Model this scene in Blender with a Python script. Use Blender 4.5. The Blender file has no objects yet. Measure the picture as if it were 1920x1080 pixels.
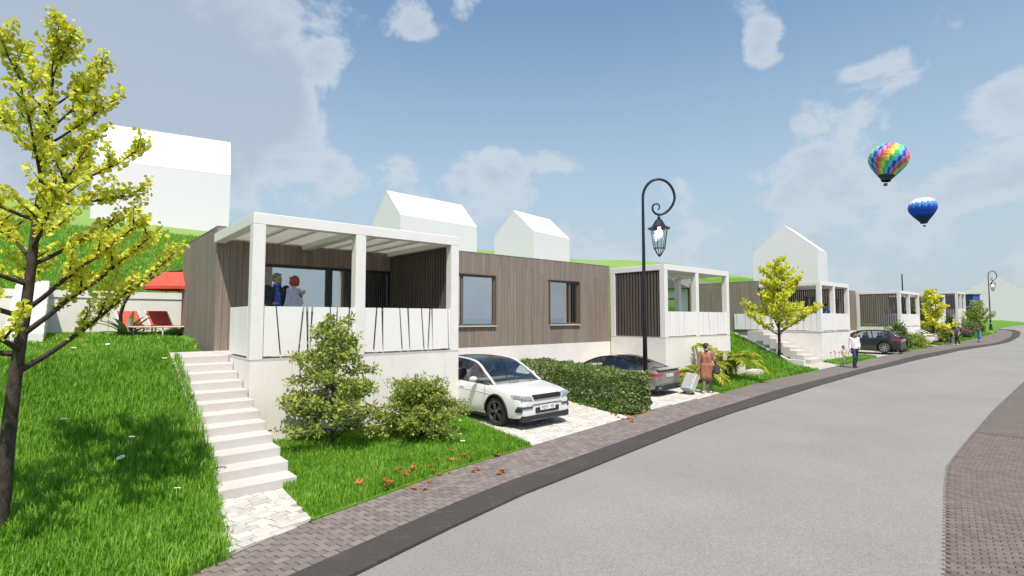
import bpy, bmesh, math, random
import numpy as np
from mathutils import Vector, Matrix
R = math.radians
random.seed(7); rng = np.random.default_rng(7)
SC = bpy.context.scene
COL = SC.collection

# ------------------------------------------------------------------ camera
EYE = 2.5
YAW = R(49.15)                      # heading of the lens, measured from the street axis (X)
PITCH = math.atan(57 / 977.0)
FOC = 977.0                         # focal length in photograph pixels (1920 wide)
cam_d = bpy.data.cameras.new('camera')
cam_d.sensor_width = 36.0
cam_d.lens = FOC / 1920 * 36
cam_d.clip_start = 0.05
cam_d.clip_end = 20000
cam = bpy.data.objects.new('camera', cam_d)
cam.location = (0, 0, EYE)
cam.rotation_euler = (math.pi / 2 + PITCH, 0, YAW - math.pi / 2)
COL.objects.link(cam)
SC.camera = cam

# ------------------------------------------------------------------ sun
SUN_TO = Vector((-0.26, -0.46, 1.0)).normalized()       # towards the sun
sun_d = bpy.data.lights.new('sun', 'SUN')
sun_d.energy = 4.7
sun_d.angle = R(0.55)
sun_d.color = (1.0, 0.93, 0.83)
sun = bpy.data.objects.new('sun', sun_d)
sun.rotation_euler = (-SUN_TO).to_track_quat('-Z', 'Y').to_euler()
sun.location = (0, -20, 40)
COL.objects.link(sun)

# ------------------------------------------------------------------ exposure
SC.view_settings.view_transform = 'Standard'
SC.view_settings.look = 'None'
SC.view_settings.exposure = 0.25
SC.view_settings.gamma = 1
SC.view_settings.use_curve_mapping = False
SC.cycles.max_bounces = 8
SC.cycles.diffuse_bounces = 3
SC.cycles.glossy_bounces = 3
SC.cycles.transparent_max_bounces = 12
SC.cycles.caustics_reflective = False
SC.cycles.caustics_refractive = False
SC.cycles.sample_clamp_indirect = 6.0


def ray(x, y):
    u = (x - 960) / FOC; v = (540 - y) / FOC
    fw = math.cos(PITCH) - v * math.sin(PITCH); up = math.sin(PITCH) + v * math.cos(PITCH)
    return Vector((fw * math.cos(YAW) + u * math.sin(YAW), fw * math.sin(YAW) - u * math.cos(YAW), up))
def on_z(x, y, z=0.0):
    r = ray(x, y); t = (z - EYE) / r.z
    return Vector((r.x * t, r.y * t, z))
def on_y(x, y, Y):
    r = ray(x, y); t = Y / r.y
    return Vector((r.x * t, Y, EYE + r.z * t))
def on_x(x, y, X):
    r = ray(x, y); t = X / r.x
    return Vector((X, r.y * t, EYE + r.z * t))

# ------------------------------------------------------------------ world: clear sky with broken cloud
world = bpy.data.worlds.new('World')
SC.world = world
world.use_nodes = True
wn = world.node_tree
wn.nodes.clear()
def WN(t, **k):
    n = wn.nodes.new(t)
    for a, b in k.items(): setattr(n, a, b)
    return n
def wl(a, b): wn.links.new(a, b)
def wmath(op, a, b=None, clamp=False):
    n = WN('ShaderNodeMath', operation=op, use_clamp=clamp)
    for i, v in enumerate((a, b)):
        if v is None: continue
        if isinstance(v, (int, float)): n.inputs[i].default_value = v
        else: wl(v, n.inputs[i])
    return n.outputs[0]
w_out = WN('ShaderNodeOutputWorld'); w_bg = WN('ShaderNodeBackground')
sky = WN('ShaderNodeTexSky', sky_type='NISHITA', sun_disc=False)
sky.sun_elevation = math.asin(SUN_TO.z)
sky.sun_rotation = math.atan2(SUN_TO.x, SUN_TO.y)
sky.altitude = 50; sky.air_density = 1.25; sky.dust_density = 0.9; sky.ozone_density = 1.3
SKY_STRENGTH = 0.118
w_bg.inputs['Strength'].default_value = SKY_STRENGTH
tc = WN('ShaderNodeTexCoord')
sep = WN('ShaderNodeSeparateXYZ'); wl(tc.outputs['Generated'], sep.inputs[0])
wz = sep.outputs['Z']
big = WN('ShaderNodeTexNoise'); big.inputs['Scale'].default_value = 7.0; big.inputs['Detail'].default_value = 9
big.inputs['Roughness'].default_value = 0.60; big.inputs['Distortion'].default_value = 0.25
mp = WN('ShaderNodeMapping'); mp.inputs['Scale'].default_value = (1, 1, 1.5); mp.inputs['Location'].default_value = (3.1, 1.7, 0.4)
wl(tc.outputs['Generated'], mp.inputs['Vector']); wl(mp.outputs[0], big.inputs['Vector'])
low = WN('ShaderNodeTexNoise'); low.inputs['Scale'].default_value = 2.1; low.inputs['Detail'].default_value = 2
wl(mp.outputs[0], low.inputs['Vector'])
dens = wmath('ADD', wmath('MULTIPLY', wmath('SUBTRACT', big.outputs['Fac'], 0.5), 1.9), wmath('MULTIPLY', wmath('SUBTRACT', low.outputs['Fac'], 0.56), 1.1))
# a bank of cloud low over the horizon all the way round
mr = WN('ShaderNodeMapRange'); mr.inputs['From Min'].default_value = 0.04; mr.inputs['From Max'].default_value = 0.36
mr.inputs['To Min'].default_value = 0.30; mr.inputs['To Max'].default_value = 0.0
wl(wz, mr.inputs['Value']); dens = wmath('ADD', dens, mr.outputs[0])
# single clouds, each at the bearing where it hangs: (x, y, radius, weight)
CLOUDS = [(60, 60, 330, .52), (330, 120, 280, .50), (480, 230, 170, .42), (200, 300, 240, .35), (785, 45, 52, .42), (868, 15, 50, .60), (922, 38, 25, .36),
          (628, 120, 52, .52), (1405, 25, 80, .58), (1440, 95, 55, .50), (1415, 125, 45, .42), (1560, 165, 105, .36), (1490, 205, 60, .25), (1650, 160, 70, .25),
          (1735, 65, 80, .36), (1890, 170, 70, .34), (930, 310, 120, .30), (1050, 360, 120, .28), (1285, 330, 70, .24), (1560, 320, 170, .28), (1480, 330, 90, .2),
          (1860, 340, 130, .26), (745, 300, 60, .28), (640, 320, 70, .26), (1150, 190, 330, -.34), (1000, 110, 160, -.3), (700, 190, 120, -.12), (1580, 30, 110, -.42), (1860, 60, 90, -.35), (1700, 250, 130, -.22), (1430, 240, 110, -.25), (1300, 190, 200, -.2), (1800, 230, 110, -.12), (560, 330, 120, -.15)]
for cx, cy, cr, cw in CLOUDS:
    d = ray(cx, cy).normalized()
    vd = WN('ShaderNodeVectorMath', operation='DISTANCE'); vd.inputs[1].default_value = d
    nv = WN('ShaderNodeVectorMath', operation='NORMALIZE'); wl(tc.outputs['Generated'], nv.inputs[0]); wl(nv.outputs[0], vd.inputs[0])
    m = WN('ShaderNodeMapRange', interpolation_type='SMOOTHERSTEP'); m.inputs['From Min'].default_value = 0
    m.inputs['From Max'].default_value = cr * 1.25 / FOC
    m.inputs['To Min'].default_value = cw; m.inputs['To Max'].default_value = 0
    wl(vd.outputs['Value'], m.inputs['Value'])
    dens = wmath('ADD', dens, m.outputs[0])
edge = WN('ShaderNodeMapRange', interpolation_type='SMOOTHSTEP'); edge.inputs['From Min'].default_value = 0.05; edge.inputs['From Max'].default_value = 0.30
wl(dens, edge.inputs['Value'])
core = WN('ShaderNodeMapRange', interpolation_type='SMOOTHSTEP'); core.inputs['From Min'].default_value = 0.18; core.inputs['From Max'].default_value = 0.75
wl(dens, core.inputs['Value'])
ccol = WN('ShaderNodeMixRGB'); ccol.inputs[1].default_value = (4.7, 5.1, 5.6, 1); ccol.inputs[2].default_value = (3.45, 3.9, 4.55, 1)
wl(core.outputs[0], ccol.inputs[0])
cfac = wmath('MULTIPLY', edge.outputs[0], 0.74)
# clouds thin out into the hazy horizon
hz = WN('ShaderNodeMapRange'); hz.inputs['From Min'].default_value = 0.0; hz.inputs['From Max'].default_value = 0.30; hz.inputs['To Min'].default_value = 0.6; hz.inputs['To Max'].default_value = 1.0
wl(wz, hz.inputs['Value'])
cfac = wmath('MULTIPLY', cfac, hz.outputs[0])
mixc = WN('ShaderNodeMixRGB'); wl(cfac, mixc.inputs[0])
# hazy air: the sky pales evenly towards the horizon all the way round
hzf = WN('ShaderNodeMapRange', interpolation_type='SMOOTHSTEP'); hzf.inputs['From Min'].default_value = 0.62; hzf.inputs['From Max'].default_value = 0.0; hzf.inputs['To Min'].default_value = 0.0; hzf.inputs['To Max'].default_value = 0.92
wl(wz, hzf.inputs['Value'])
hmix = WN('ShaderNodeMixRGB'); hmix.inputs[2].default_value = (3.55, 4.20, 4.80, 1); wl(hzf.outputs[0], hmix.inputs[0]); tint = WN('ShaderNodeMixRGB', blend_type='MULTIPLY'); tint.inputs[0].default_value = 1; tint.inputs[2].default_value = (.98, 1.12, 1.13, 1); wl(sky.outputs[0], tint.inputs[1]); wl(tint.outputs[0], hmix.inputs[1])
wl(hmix.outputs[0], mixc.inputs[1]); wl(ccol.outputs[0], mixc.inputs[2])
wl(mixc.outputs[0], w_bg.inputs['Color']); wl(w_bg.outputs[0], w_out.inputs['Surface'])

# ================================================================== helpers
MATS = {}
def new_mat(name):
    m = bpy.data.materials.new(name); m.use_nodes = True
    nt = m.node_tree; nt.nodes.clear()
    out = nt.nodes.new('ShaderNodeOutputMaterial')
    MATS[name] = m
    return m, nt, out
class NT:
    def __init__(s, nt): s.nt = nt
    def n(s, t, **k):
        n = s.nt.nodes.new(t)
        for a, b in k.items(): setattr(n, a, b)
        return n
    def l(s, a, b): s.nt.links.new(a, b)
    def noise(s, scale, detail=4, rough=.55, vec=None, stretch=None, coord='Object'):
        t = s.n('ShaderNodeTexNoise'); t.inputs['Scale'].default_value = scale; t.inputs['Detail'].default_value = detail; t.inputs['Roughness'].default_value = rough
        if vec is None:
            c = s.n('ShaderNodeTexCoord'); vec = c.outputs[coord]
            if stretch:
                m = s.n('ShaderNodeMapping'); m.inputs['Scale'].default_value = stretch; s.l(vec, m.inputs[0]); vec = m.outputs[0]
        s.l(vec, t.inputs['Vector'])
        return t.outputs['Fac']
    def mix(s, f, a, b, mode='MIX'):
        m = s.n('ShaderNodeMixRGB', blend_type=mode)
        for i, v in enumerate((f, a, b)):
            if hasattr(v, 'links') or hasattr(v, 'is_linked'): s.l(v, m.inputs[i])
            elif isinstance(v, (int, float)): m.inputs[i].default_value = v if i == 0 else (v, v, v, 1)
            else: m.inputs[i].default_value = (*v[:3], 1)
        return m.outputs[0]
    def rng(s, v, a, b, c=0., d=1., smooth=False):
        m = s.n('ShaderNodeMapRange')
        if smooth: m.interpolation_type = 'SMOOTHSTEP'
        for k, x in zip(('From Min', 'From Max', 'To Min', 'To Max'), (a, b, c, d)): m.inputs[k].default_value = x
        s.l(v, m.inputs['Value']); return m.outputs[0]
    def bump(s, h, strength=.3, dist=.01):
        b = s.n('ShaderNodeBump'); b.inputs['Strength'].default_value = strength; b.inputs['Distance'].default_value = dist
        s.l(h, b.inputs['Height']); return b.outputs[0]
    def rand(s): return s.n('ShaderNodeObjectInfo').outputs['Random']
    def attr(s, name): return s.n('ShaderNodeAttribute', attribute_name=name).outputs['Fac']
    def pbsdf(s, col, rough=.6, metal=0., bump=None, spec=.5, coat=0., **k):
        p = s.n('ShaderNodeBsdfPrincipled')
        if hasattr(col, 'is_linked'): s.l(col, p.inputs['Base Color'])
        else: p.inputs['Base Color'].default_value = (*col[:3], 1)
        if hasattr(rough, 'is_linked'): s.l(rough, p.inputs['Roughness'])
        else: p.inputs['Roughness'].default_value = rough
        p.inputs['Metallic'].default_value = metal
        p.inputs['Specular IOR Level'].default_value = spec
        p.inputs['Coat Weight'].default_value = coat; p.inputs['Coat Roughness'].default_value = .04
        for a, b in k.items(): p.inputs[a].default_value = b
        if bump is not None: s.l(bump, p.inputs['Normal'])
        return p

def M_plain(name, col, rough=.6, metal=0., var=.12, scale=6., bump=0., coat=0., bscale=60., spec=.5, randv=0., stretch=None):
    """surface of one colour with cloudy tone variation and fine relief"""
    m, nt, out = new_mat(name); t = NT(nt)
    n = t.noise(scale, 5, .6, stretch=stretch)
    c = t.mix(t.rng(n, .3, .7), [x * (1 - var) for x in col], [min(1, x * (1 + var)) for x in col])
    if randv: c = t.mix(1.0, c, t.mix(t.rand(), [1 - randv] * 3, [1 + randv] * 3), 'MULTIPLY')
    b = t.bump(t.noise(bscale, 4), bump, .01) if bump else None
    p = t.pbsdf(c, rough, metal, b, spec, coat); t.l(p.outputs[0], out.inputs[0])
    return m

def M_leaf(name, c1, c2, c3, trans=.35, rough=.5, dark=None):
    """leaf: three tones picked per leaf (attribute rnd), part of the light comes through"""
    m, nt, out = new_mat(name); t = NT(nt)
    a = t.attr('rnd')
    r = t.n('ShaderNodeValToRGB'); e = r.color_ramp.elements
    e[0].position = 0; e[0].color = (*c1, 1); e[1].position = 1; e[1].color = (*c3, 1)
    k = e.new(.5); k.color = (*c2, 1)
    t.l(a, r.inputs[0])
    p = t.pbsdf(r.outputs[0], rough, spec=.3)
    tr = t.n('ShaderNodeBsdfTranslucent'); t.l(r.outputs[0], tr.inputs[0])
    mx = t.n('ShaderNodeMixShader'); mx.inputs[0].default_value = trans
    t.l(p.outputs[0], mx.inputs[1]); t.l(tr.outputs[0], mx.inputs[2]); t.l(mx.outputs[0], out.inputs[0])
    return m

def M_glass(name, tint=(.8, .86, .9), mirror=.4, rough=.0, trans=.9):
    m, nt, out = new_mat(name); t = NT(nt)
    tr = t.n('ShaderNodeBsdfTransparent'); tr.inputs[0].default_value = (*[x * trans for x in tint], 1)
    gl = t.n('ShaderNodeBsdfGlossy'); gl.inputs['Roughness'].default_value = rough; gl.inputs[0].default_value = (.95, .97, 1, 1)
    fr = t.n('ShaderNodeFresnel'); fr.inputs[0].default_value = 1.5
    f = t.rng(fr.outputs[0], 0, 1, mirror, 1.0)
    mx = t.n('ShaderNodeMixShader'); t.l(f, mx.inputs[0]); t.l(tr.outputs[0], mx.inputs[1]); t.l(gl.outputs[0], mx.inputs[2])
    t.l(mx.outputs[0], out.inputs[0])
    return m

def M_emit(name, col, s):
    m, nt, out = new_mat(name)
    e = nt.nodes.new('ShaderNodeEmission'); e.inputs[0].default_value = (*col, 1); e.inputs[1].default_value = s
    nt.links.new(e.outputs[0], out.inputs[0]); return m

class MB:
    """collects faces; build() links them as one mesh object"""
    def __init__(s): s.v = []; s.f = []; s.mi = []; s.cur = 0
    def add(s, vs, fs):
        o = len(s.v); s.v += [tuple(v) for v in vs]
        for f in fs: s.f.append(tuple(o + i for i in f)); s.mi.append(s.cur)
    def box(s, x0, x1, y0, y1, z0, z1, bev=0.):
        if bev <= 0:
            s.add([(x, y, z) for z in (z0, z1) for y in (y0, y1) for x in (x0, x1)],
                  [(0, 2, 3, 1), (4, 5, 7, 6), (0, 1, 5, 4), (1, 3, 7, 5), (3, 2, 6, 7), (2, 0, 4, 6)])
        else:
            b = min(bev, (x1 - x0) * .45, (y1 - y0) * .45, (z1 - z0) * .45); vs = []
            bm = bmesh.new(); bmesh.ops.create_cube(bm, size=1)
            for q in bm.verts: q.co = ((x0 + x1) / 2 + q.co.x * (x1 - x0), (y0 + y1) / 2 + q.co.y * (y1 - y0), (z0 + z1) / 2 + q.co.z * (z1 - z0))
            bmesh.ops.bevel(bm, geom=bm.edges[:], offset=b, segments=1, affect='EDGES')
            bm.verts.index_update(); s.add([q.co[:] for q in bm.verts], [[q.index for q in f.verts] for f in bm.faces]); bm.free()
        return s
    def prism(s, poly, h, axis='z', o=0.):
        """poly in the two other axes, extruded from o to h along axis"""
        n = len(poly)
        def P(a, b, c): return {'z': (a, b, c), 'y': (a, c, b), 'x': (c, a, b)}[axis]
        vs = [P(a, b, o) for a, b in poly] + [P(a, b, h) for a, b in poly]
        fs = [tuple(range(n))[::-1], tuple(range(n, 2 * n))] + [(i, (i + 1) % n, n + (i + 1) % n, n + i) for i in range(n)]
        s.add(vs, fs); return s
    def tube(s, pts, rad, seg=8, cap=True):
        pts = [Vector(p) for p in pts]
        if not isinstance(rad, (list, tuple)): rad = [rad] * len(pts)
        rings = []; up = None
        for i, p in enumerate(pts):
            t = (pts[min(i + 1, len(pts) - 1)] - pts[max(i - 1, 0)])
            if t.length < 1e-9: t = Vector((0, 0, 1))
            t.normalize()
            if up is None: up = Vector((1, 0, 0)) if abs(t.x) < .9 else Vector((0, 1, 0))
            a = (up - t * up.dot(t)); a.normalize(); b = t.cross(a); up = a
            rings.append([p + (a * math.cos(2 * math.pi * k / seg) + b * math.sin(2 * math.pi * k / seg)) * rad[i] for k in range(seg)])
        vs = [v for r in rings for v in r]; fs = []
        for i in range(len(pts) - 1):
            for k in range(seg):
                fs.append((i * seg + k, i * seg + (k + 1) % seg, (i + 1) * seg + (k + 1) % seg, (i + 1) * seg + k))
        if cap: fs += [tuple(range(seg))[::-1], tuple(range((len(pts) - 1) * seg, len(pts) * seg))]
        s.add(vs, fs); return s
    def bar(s, p, q, w, h=None, up=(0, 0, 1)):
        """square bar from p to q"""
        p, q = Vector(p), Vector(q); h = h or w; t = (q - p).normalized(); u = Vector(up)
        if abs(t.dot(u)) > .98: u = Vector((0, 1, 0))
        a = t.cross(u).normalized(); b = a.cross(t).normalized()
        vs = [c + a * i * w / 2 + b * j * h / 2 for c in (p, q) for i, j in ((-1, -1), (1, -1), (1, 1), (-1, 1))]
        s.add(vs, [(3, 2, 1, 0), (4, 5, 6, 7), (0, 1, 5, 4), (1, 2, 6, 5), (2, 3, 7, 6), (3, 0, 4, 7)]); return s
    def lathe(s, prof, seg=16, c=(0, 0, 0), axis='z', a0=0., a1=2 * math.pi):
        full = abs(a1 - a0 - 2 * math.pi) < 1e-6; k = seg if full else seg + 1; vs = []
        for r, h in prof:
            for i in range(k):
                t = a0 + (a1 - a0) * i / seg; x, y = r * math.cos(t), r * math.sin(t)
                v = {'z': (x, y, h), 'x': (h, x, y), 'y': (x, h, y)}[axis]
                vs.append((v[0] + c[0], v[1] + c[1], v[2] + c[2]))
        fs = []
        for j in range(len(prof) - 1):
            for i in range(k if full else seg):
                fs.append((j * k + i, j * k + (i + 1) % k, (j + 1) * k + (i + 1) % k, (j + 1) * k + i))
        s.add(vs, fs); return s
    def grid(s, rows):
        n = len(rows[0]); s.add([p for r in rows for p in r], [(j * n + i, j * n + i + 1, (j + 1) * n + i + 1, (j + 1) * n + i) for j in range(len(rows) - 1) for i in range(n - 1)]); return s
    def mesh(s, name, smooth=False, fix=True):
        me = bpy.data.meshes.new(name); me.from_pydata(s.v, [], s.f)
        if len(set(s.mi)) > 1: me.polygons.foreach_set('material_index', s.mi)
        if fix:
            bm = bmesh.new(); bm.from_mesh(me); bmesh.ops.recalc_face_normals(bm, faces=bm.faces[:]); bm.to_mesh(me); bm.free()
        if smooth: me.polygons.foreach_set('use_smooth', [True] * len(me.polygons))
        me.update(); return me
    def build(s, name, mat, parent=None, smooth=False, fix=True, sharp=None):
        o = link(name, s.mesh(name, smooth or sharp is not None, fix), mat, parent)
        if sharp is not None: o.data.set_sharp_from_angle(angle=R(sharp))
        return o

def link(name, me, mat=None, parent=None):
    o = bpy.data.objects.new(name, me); COL.objects.link(o)
    if mat is not None and me is not None and len(me.materials) == 0:
        for m in (mat if isinstance(mat, (list, tuple)) else [mat]): me.materials.append(m)
    if parent is not None: o.parent = parent
    return o
def empty(name, loc=(0, 0, 0), rz=0.):
    o = bpy.data.objects.new(name, None); COL.objects.link(o); o.location = loc; o.rotation_euler = (0, 0, rz)
    o.empty_display_size = .2
    return o
def tag(o, label=None, cat=None, group=None, kind=None):
    if label: o['label'] = label
    if cat: o['category'] = cat
    if group: o['group'] = group
    if kind: o['kind'] = kind
    return o
def copy_tree(o, parent=None):
    c = o.copy(); COL.objects.link(c)
    if parent is not None: c.parent = parent
    for ch in list(o.children): copy_tree(ch, c)
    return c
def mesh_np(name, V, F, mat, parent=None, rnd=None, smooth=False, kind=None):
    """big mesh from arrays: V (n,3), F (m,k)"""
    V = np.ascontiguousarray(V, np.float32); F = np.ascontiguousarray(F, np.int32); k = F.shape[1]
    me = bpy.data.meshes.new(name)
    me.vertices.add(len(V)); me.vertices.foreach_set('co', V.ravel())
    me.loops.add(F.size); me.loops.foreach_set('vertex_index', F.ravel())
    me.polygons.add(len(F)); me.polygons.foreach_set('loop_start', np.arange(0, F.size, k, dtype=np.int32))
    me.update(calc_edges=True)
    if rnd is not None:
        at = me.attributes.new('rnd', 'FLOAT', 'POINT'); at.data.foreach_set('value', np.ascontiguousarray(rnd, np.float32))
    if smooth: me.polygons.foreach_set('use_smooth', np.ones(len(F), bool))
    o = link(name, me, mat, parent)
    if kind: o['kind'] = kind
    return o
def unit(a): return a / np.maximum(np.linalg.norm(a, axis=-1, keepdims=True), 1e-9)
def leaves_np(P, D, size, aspect=.55, fold=.25, droop=0., shape='leaf', Nrm=None):
    """one leaf at each point P growing along D. returns V, F, rnd"""
    n = len(P); D = unit(D)
    q = rng.normal(size=(n, 3)) if Nrm is None else Nrm + rng.normal(size=(n, 3)) * .35
    S = unit(np.cross(D, q)); N = np.cross(S, D)
    L = (size * rng.uniform(.7, 1.25, n))[:, None]; W = L * aspect
    if shape == 'leaf':      # stalk end, two sides, tip, folded along the midrib
        pts = [P, P + D * L * .45 + S * W * .5 + N * L * fold * .5, P + D * L - N * L * droop, P + D * L * .45 - S * W * .5 + N * L * fold * .5]
        F = np.array([[0, 1, 2, 3]])
    elif shape == 'fan':     # ginkgo fan
        pts = [P, P + D * L * .8 + S * W * .9 + N * L * fold, P + D * L * 1.12 + S * W * .35, P + D * L * 1.12 - S * W * .35 + N * L * fold * .4, P + D * L * .8 - S * W * .9 + N * L * fold]
        F = np.array([[0, 1, 2, 3, 4]])
    k = len(pts); V = np.stack(pts, 1).reshape(-1, 3)
    F = (F[None] + (np.arange(n) * k)[:, None, None]).reshape(-1, F.shape[1])
    return V, F, np.repeat(rng.uniform(0, 1, n), k)
def smoothstep(a, b, x):
    t = np.clip((x - a) / (b - a), 0, 1); return t * t * (3 - 2 * t)

# ================================================================== materials of the setting
def make_ground_mats():
    # pale worn asphalt: grains of light and dark stone
    m, nt, out = new_mat('asphalt'); t = NT(nt)
    c1 = t.noise(55, 3, .7); c2 = t.noise(.35, 4, .6); c3 = t.noise(150, 2, .6)
    c = t.mix(t.rng(c1, .35, .65), (.188, .178, .163), (.318, .303, .278))
    c = t.mix(t.rng(c3, .62, .72), c, (.36, .355, .34)); c = t.mix(t.rng(c3, .36, .28), c, (.10, .098, .093))
    c = t.mix(1.0, c, t.mix(t.rng(c2, .3, .7), (.90,) * 3, (1.06,) * 3), 'MULTIPLY')
    p = t.pbsdf(c, .82, 0, t.bump(c1, .5, .006), .35); t.l(p.outputs[0], out.inputs[0])
    # kerb: dark basalt with faint pale joints
    m, nt, out = new_mat('kerb_stone'); t = NT(nt)
    tc_ = t.n('ShaderNodeTexCoord'); mp_ = t.n('ShaderNodeMapping'); mp_.inputs['Rotation'].default_value = (0, 0, R(33)); t.l(tc_.outputs['Object'], mp_.inputs[0])
    b = t.n('ShaderNodeTexBrick'); t.l(mp_.outputs[0], b.inputs[0]); b.inputs['Scale'].default_value = 1.0
    b.inputs['Brick Width'].default_value = .24; b.inputs['Row Height'].default_value = .12; b.inputs['Mortar Size'].default_value = .006
    b.inputs['Color1'].default_value = (.048, .040, .034, 1); b.inputs['Color2'].default_value = (.064, .053, .046, 1); b.inputs['Mortar'].default_value = (.10, .09, .083, 1)
    gate = t.rng(t.noise(2.5, 3), .5, .62)
    c = t.mix(gate, (.051, .043, .037), b.outputs['Color']); c = t.mix(t.rng(t.noise(40, 3), .45, .75), c, (.075, .063, .055))
    p = t.pbsdf(c, .7, 0, t.bump(t.noise(60, 4), .3, .004), .4); t.l(p.outputs[0], out.inputs[0])
    # bedding under the pavers and the far pavement, where the pieces are too small to see
    def paving(name, ca, cb, mort, bw, rh, ms, rot):
        m, nt, out = new_mat(name); t = NT(nt)
        tc_ = t.n('ShaderNodeTexCoord'); mp_ = t.n('ShaderNodeMapping'); mp_.inputs['Rotation'].default_value = (0, 0, rot); t.l(tc_.outputs['Object'], mp_.inputs[0])
        b = t.n('ShaderNodeTexBrick'); t.l(mp_.outputs[0], b.inputs[0]); b.inputs['Scale'].default_value = 1.0
        b.inputs['Brick Width'].default_value = bw; b.inputs['Row Height'].default_value = rh; b.inputs['Mortar Size'].default_value = ms
        b.inputs['Color1'].default_value = (*ca, 1); b.inputs['Color2'].default_value = (*cb, 1); b.inputs['Mortar'].default_value = (*mort, 1)
        c = t.mix(1.0, b.outputs['Color'], t.mix(t.rng(t.noise(1.2, 4), .3, .7), (.9,) * 3, (1.08,) * 3), 'MULTIPLY')
        p = t.pbsdf(c, .8, 0, t.bump(b.outputs['Fac'], -.3, .006), .35); t.l(p.outputs[0], out.inputs[0])
    paving('pavement_far', (.195, .164, .148), (.165, .138, .125), (.135, .112, .100), .17, .125, .010, R(6))
    paving('plaza_far', (.165, .133, .116), (.140, .112, .097), (.100, .080, .070), .13, .065, .007, R(0))
    paving('drive_far', (.52, .485, .435), (.45, .42, .375), (.32, .29, .255), .20, .12, .010, R(4))
    def stone(name, ca, cb, rough=.8):
        m, nt, out = new_mat(name); t = NT(nt)
        g = t.n('ShaderNodeNewGeometry')
        n = t.noise(9, 5, .6, vec=g.outputs['Position']); n2 = t.noise(60, 3, .6, vec=g.outputs['Position'])
        c = t.mix(t.rng(n, .3, .7), ca, cb)
        try: isl = g.outputs['Random Per Island']
        except Exception: isl = t.rand()
        r = t.n('ShaderNodeMath', operation='ADD'); t.l(isl, r.inputs[0]); t.l(t.rand(), r.inputs[1])
        fr = t.n('ShaderNodeMath', operation='FRACT'); t.l(r.outputs[0], fr.inputs[0])
        c = t.mix(1.0, c, t.mix(fr.outputs[0], (.80, .80, .82), (1.16, 1.14, 1.11)), 'MULTIPLY')
        c = t.mix(1.0, c, t.mix(t.rng(n2, .35, .7), (.92,) * 3, (1.06,) * 3), 'MULTIPLY')
        p = t.pbsdf(c, rough, 0, t.bump(n2, .35, .004), .35); t.l(p.outputs[0], out.inputs[0])
    stone('paver', (.185, .156, .142), (.215, .180, .162))
    stone('plaza_brick', (.155, .124, .108), (.180, .144, .126))
    stone('white_stone', (.50, .465, .415), (.60, .565, .515))
    M_plain('joint_sand', (.125, .104, .092), .9, var=.2, scale=30)
    M_plain('joint_pale', (.30, .27, .235), .9, var=.2, scale=30)
    M_plain('soil', (.10, .085, .06), .95, var=.3, scale=8, bump=.5)
    # grass turf under the blades: fine on the near lawns, pale and smooth on the far hill
    m, nt, out = new_mat('turf'); t = NT(nt)
    g = t.n('ShaderNodeNewGeometry'); sx = t.n('ShaderNodeSeparateXYZ'); t.l(g.outputs['Position'], sx.inputs[0])
    n = t.noise(1.6, 6, .65, vec=g.outputs['Position']); n2 = t.noise(26, 4, .7, vec=g.outputs['Position'])
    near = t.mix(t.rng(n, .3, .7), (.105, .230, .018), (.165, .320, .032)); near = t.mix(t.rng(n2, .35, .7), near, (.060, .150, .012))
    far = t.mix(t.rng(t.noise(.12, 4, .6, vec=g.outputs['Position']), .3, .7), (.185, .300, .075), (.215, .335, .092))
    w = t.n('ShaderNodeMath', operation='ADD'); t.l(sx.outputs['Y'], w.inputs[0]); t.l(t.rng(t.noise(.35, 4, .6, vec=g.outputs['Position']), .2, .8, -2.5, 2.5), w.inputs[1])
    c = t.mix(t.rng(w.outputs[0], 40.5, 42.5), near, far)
    p = t.pbsdf(c, .85, 0, t.bump(n2, .5, .03), .2); t.l(p.outputs[0], out.inputs[0])
    m, nt, out = new_mat('sea_water'); t = NT(nt)
    p = t.pbsdf((.05, .16, .24), .12, 0, t.bump(t.noise(.25, 4), .25, .5), .5); t.l(p.outputs[0], out.inputs[0])
    M_leaf('grass_blade', (.080, .215, .012), (.190, .400, .028), (.36, .56, .075), .42, .45)
    M_leaf('grass_hill', (.165, .350, .030), (.23, .44, .045), (.31, .52, .07), .42, .5)
make_ground_mats()

# ================================================================== lines of the street (X along it, Y away from the road)
ROAD_E = [(-14, .4), (-4, 3.1), (0, 4.45), (2.21, 4.99), (3.61, 5.34), (5.13, 5.67), (6.74, 5.89), (11.27, 6.56), (13.86, 6.83), (22.08, 7.45), (28.68, 7.79), (38.2, 7.95), (51, 7.7), (60, 7.1), (67.4, 6.65), (74, 6.5)]
KERB_E = [(-14, 1.0), (-4, 3.65), (0, 4.95), (1.88, 5.41), (3.25, 5.77), (4.18, 6.0), (5.32, 6.23), (7.48, 6.53), (12.47, 7.25), (18.92, 7.84), (31.17, 8.42), (42.6, 8.72), (55.6, 8.3), (63, 7.5), (67.2, 7.25), (74, 7.1)]
PAVE_E = [(-14, 2.2), (-4, 4.7), (0, 5.7), (1.02, 6.02), (2.27, 6.56), (3.38, 6.85), (4.91, 7.27), (7.06, 7.59), (11.22, 8.2), (12.61, 8.46), (16.88, 8.74), (21.31, 9.23), (26.77, 9.44), (31.2, 9.62), (39, 10.02), (52.8, 10.1), (66, 9.9), (74, 9.0)]
PLAZA_E = [(-14, -2.2), (0, .1), (6.58, 1.21), (10.15, 1.8), (11.62, 2.01), (13.53, 2.1), (19.33, 2.32), (29.34, 2.52), (60, 2.4), (74, 2.2)]
def line(L):
    xs, ys = zip(*L)
    return lambda x: np.interp(x, xs, ys)
Yk, Yp, Yg, Ypl = line(ROAD_E), line(KERB_E), line(PAVE_E), line(PLAZA_E)
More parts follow.
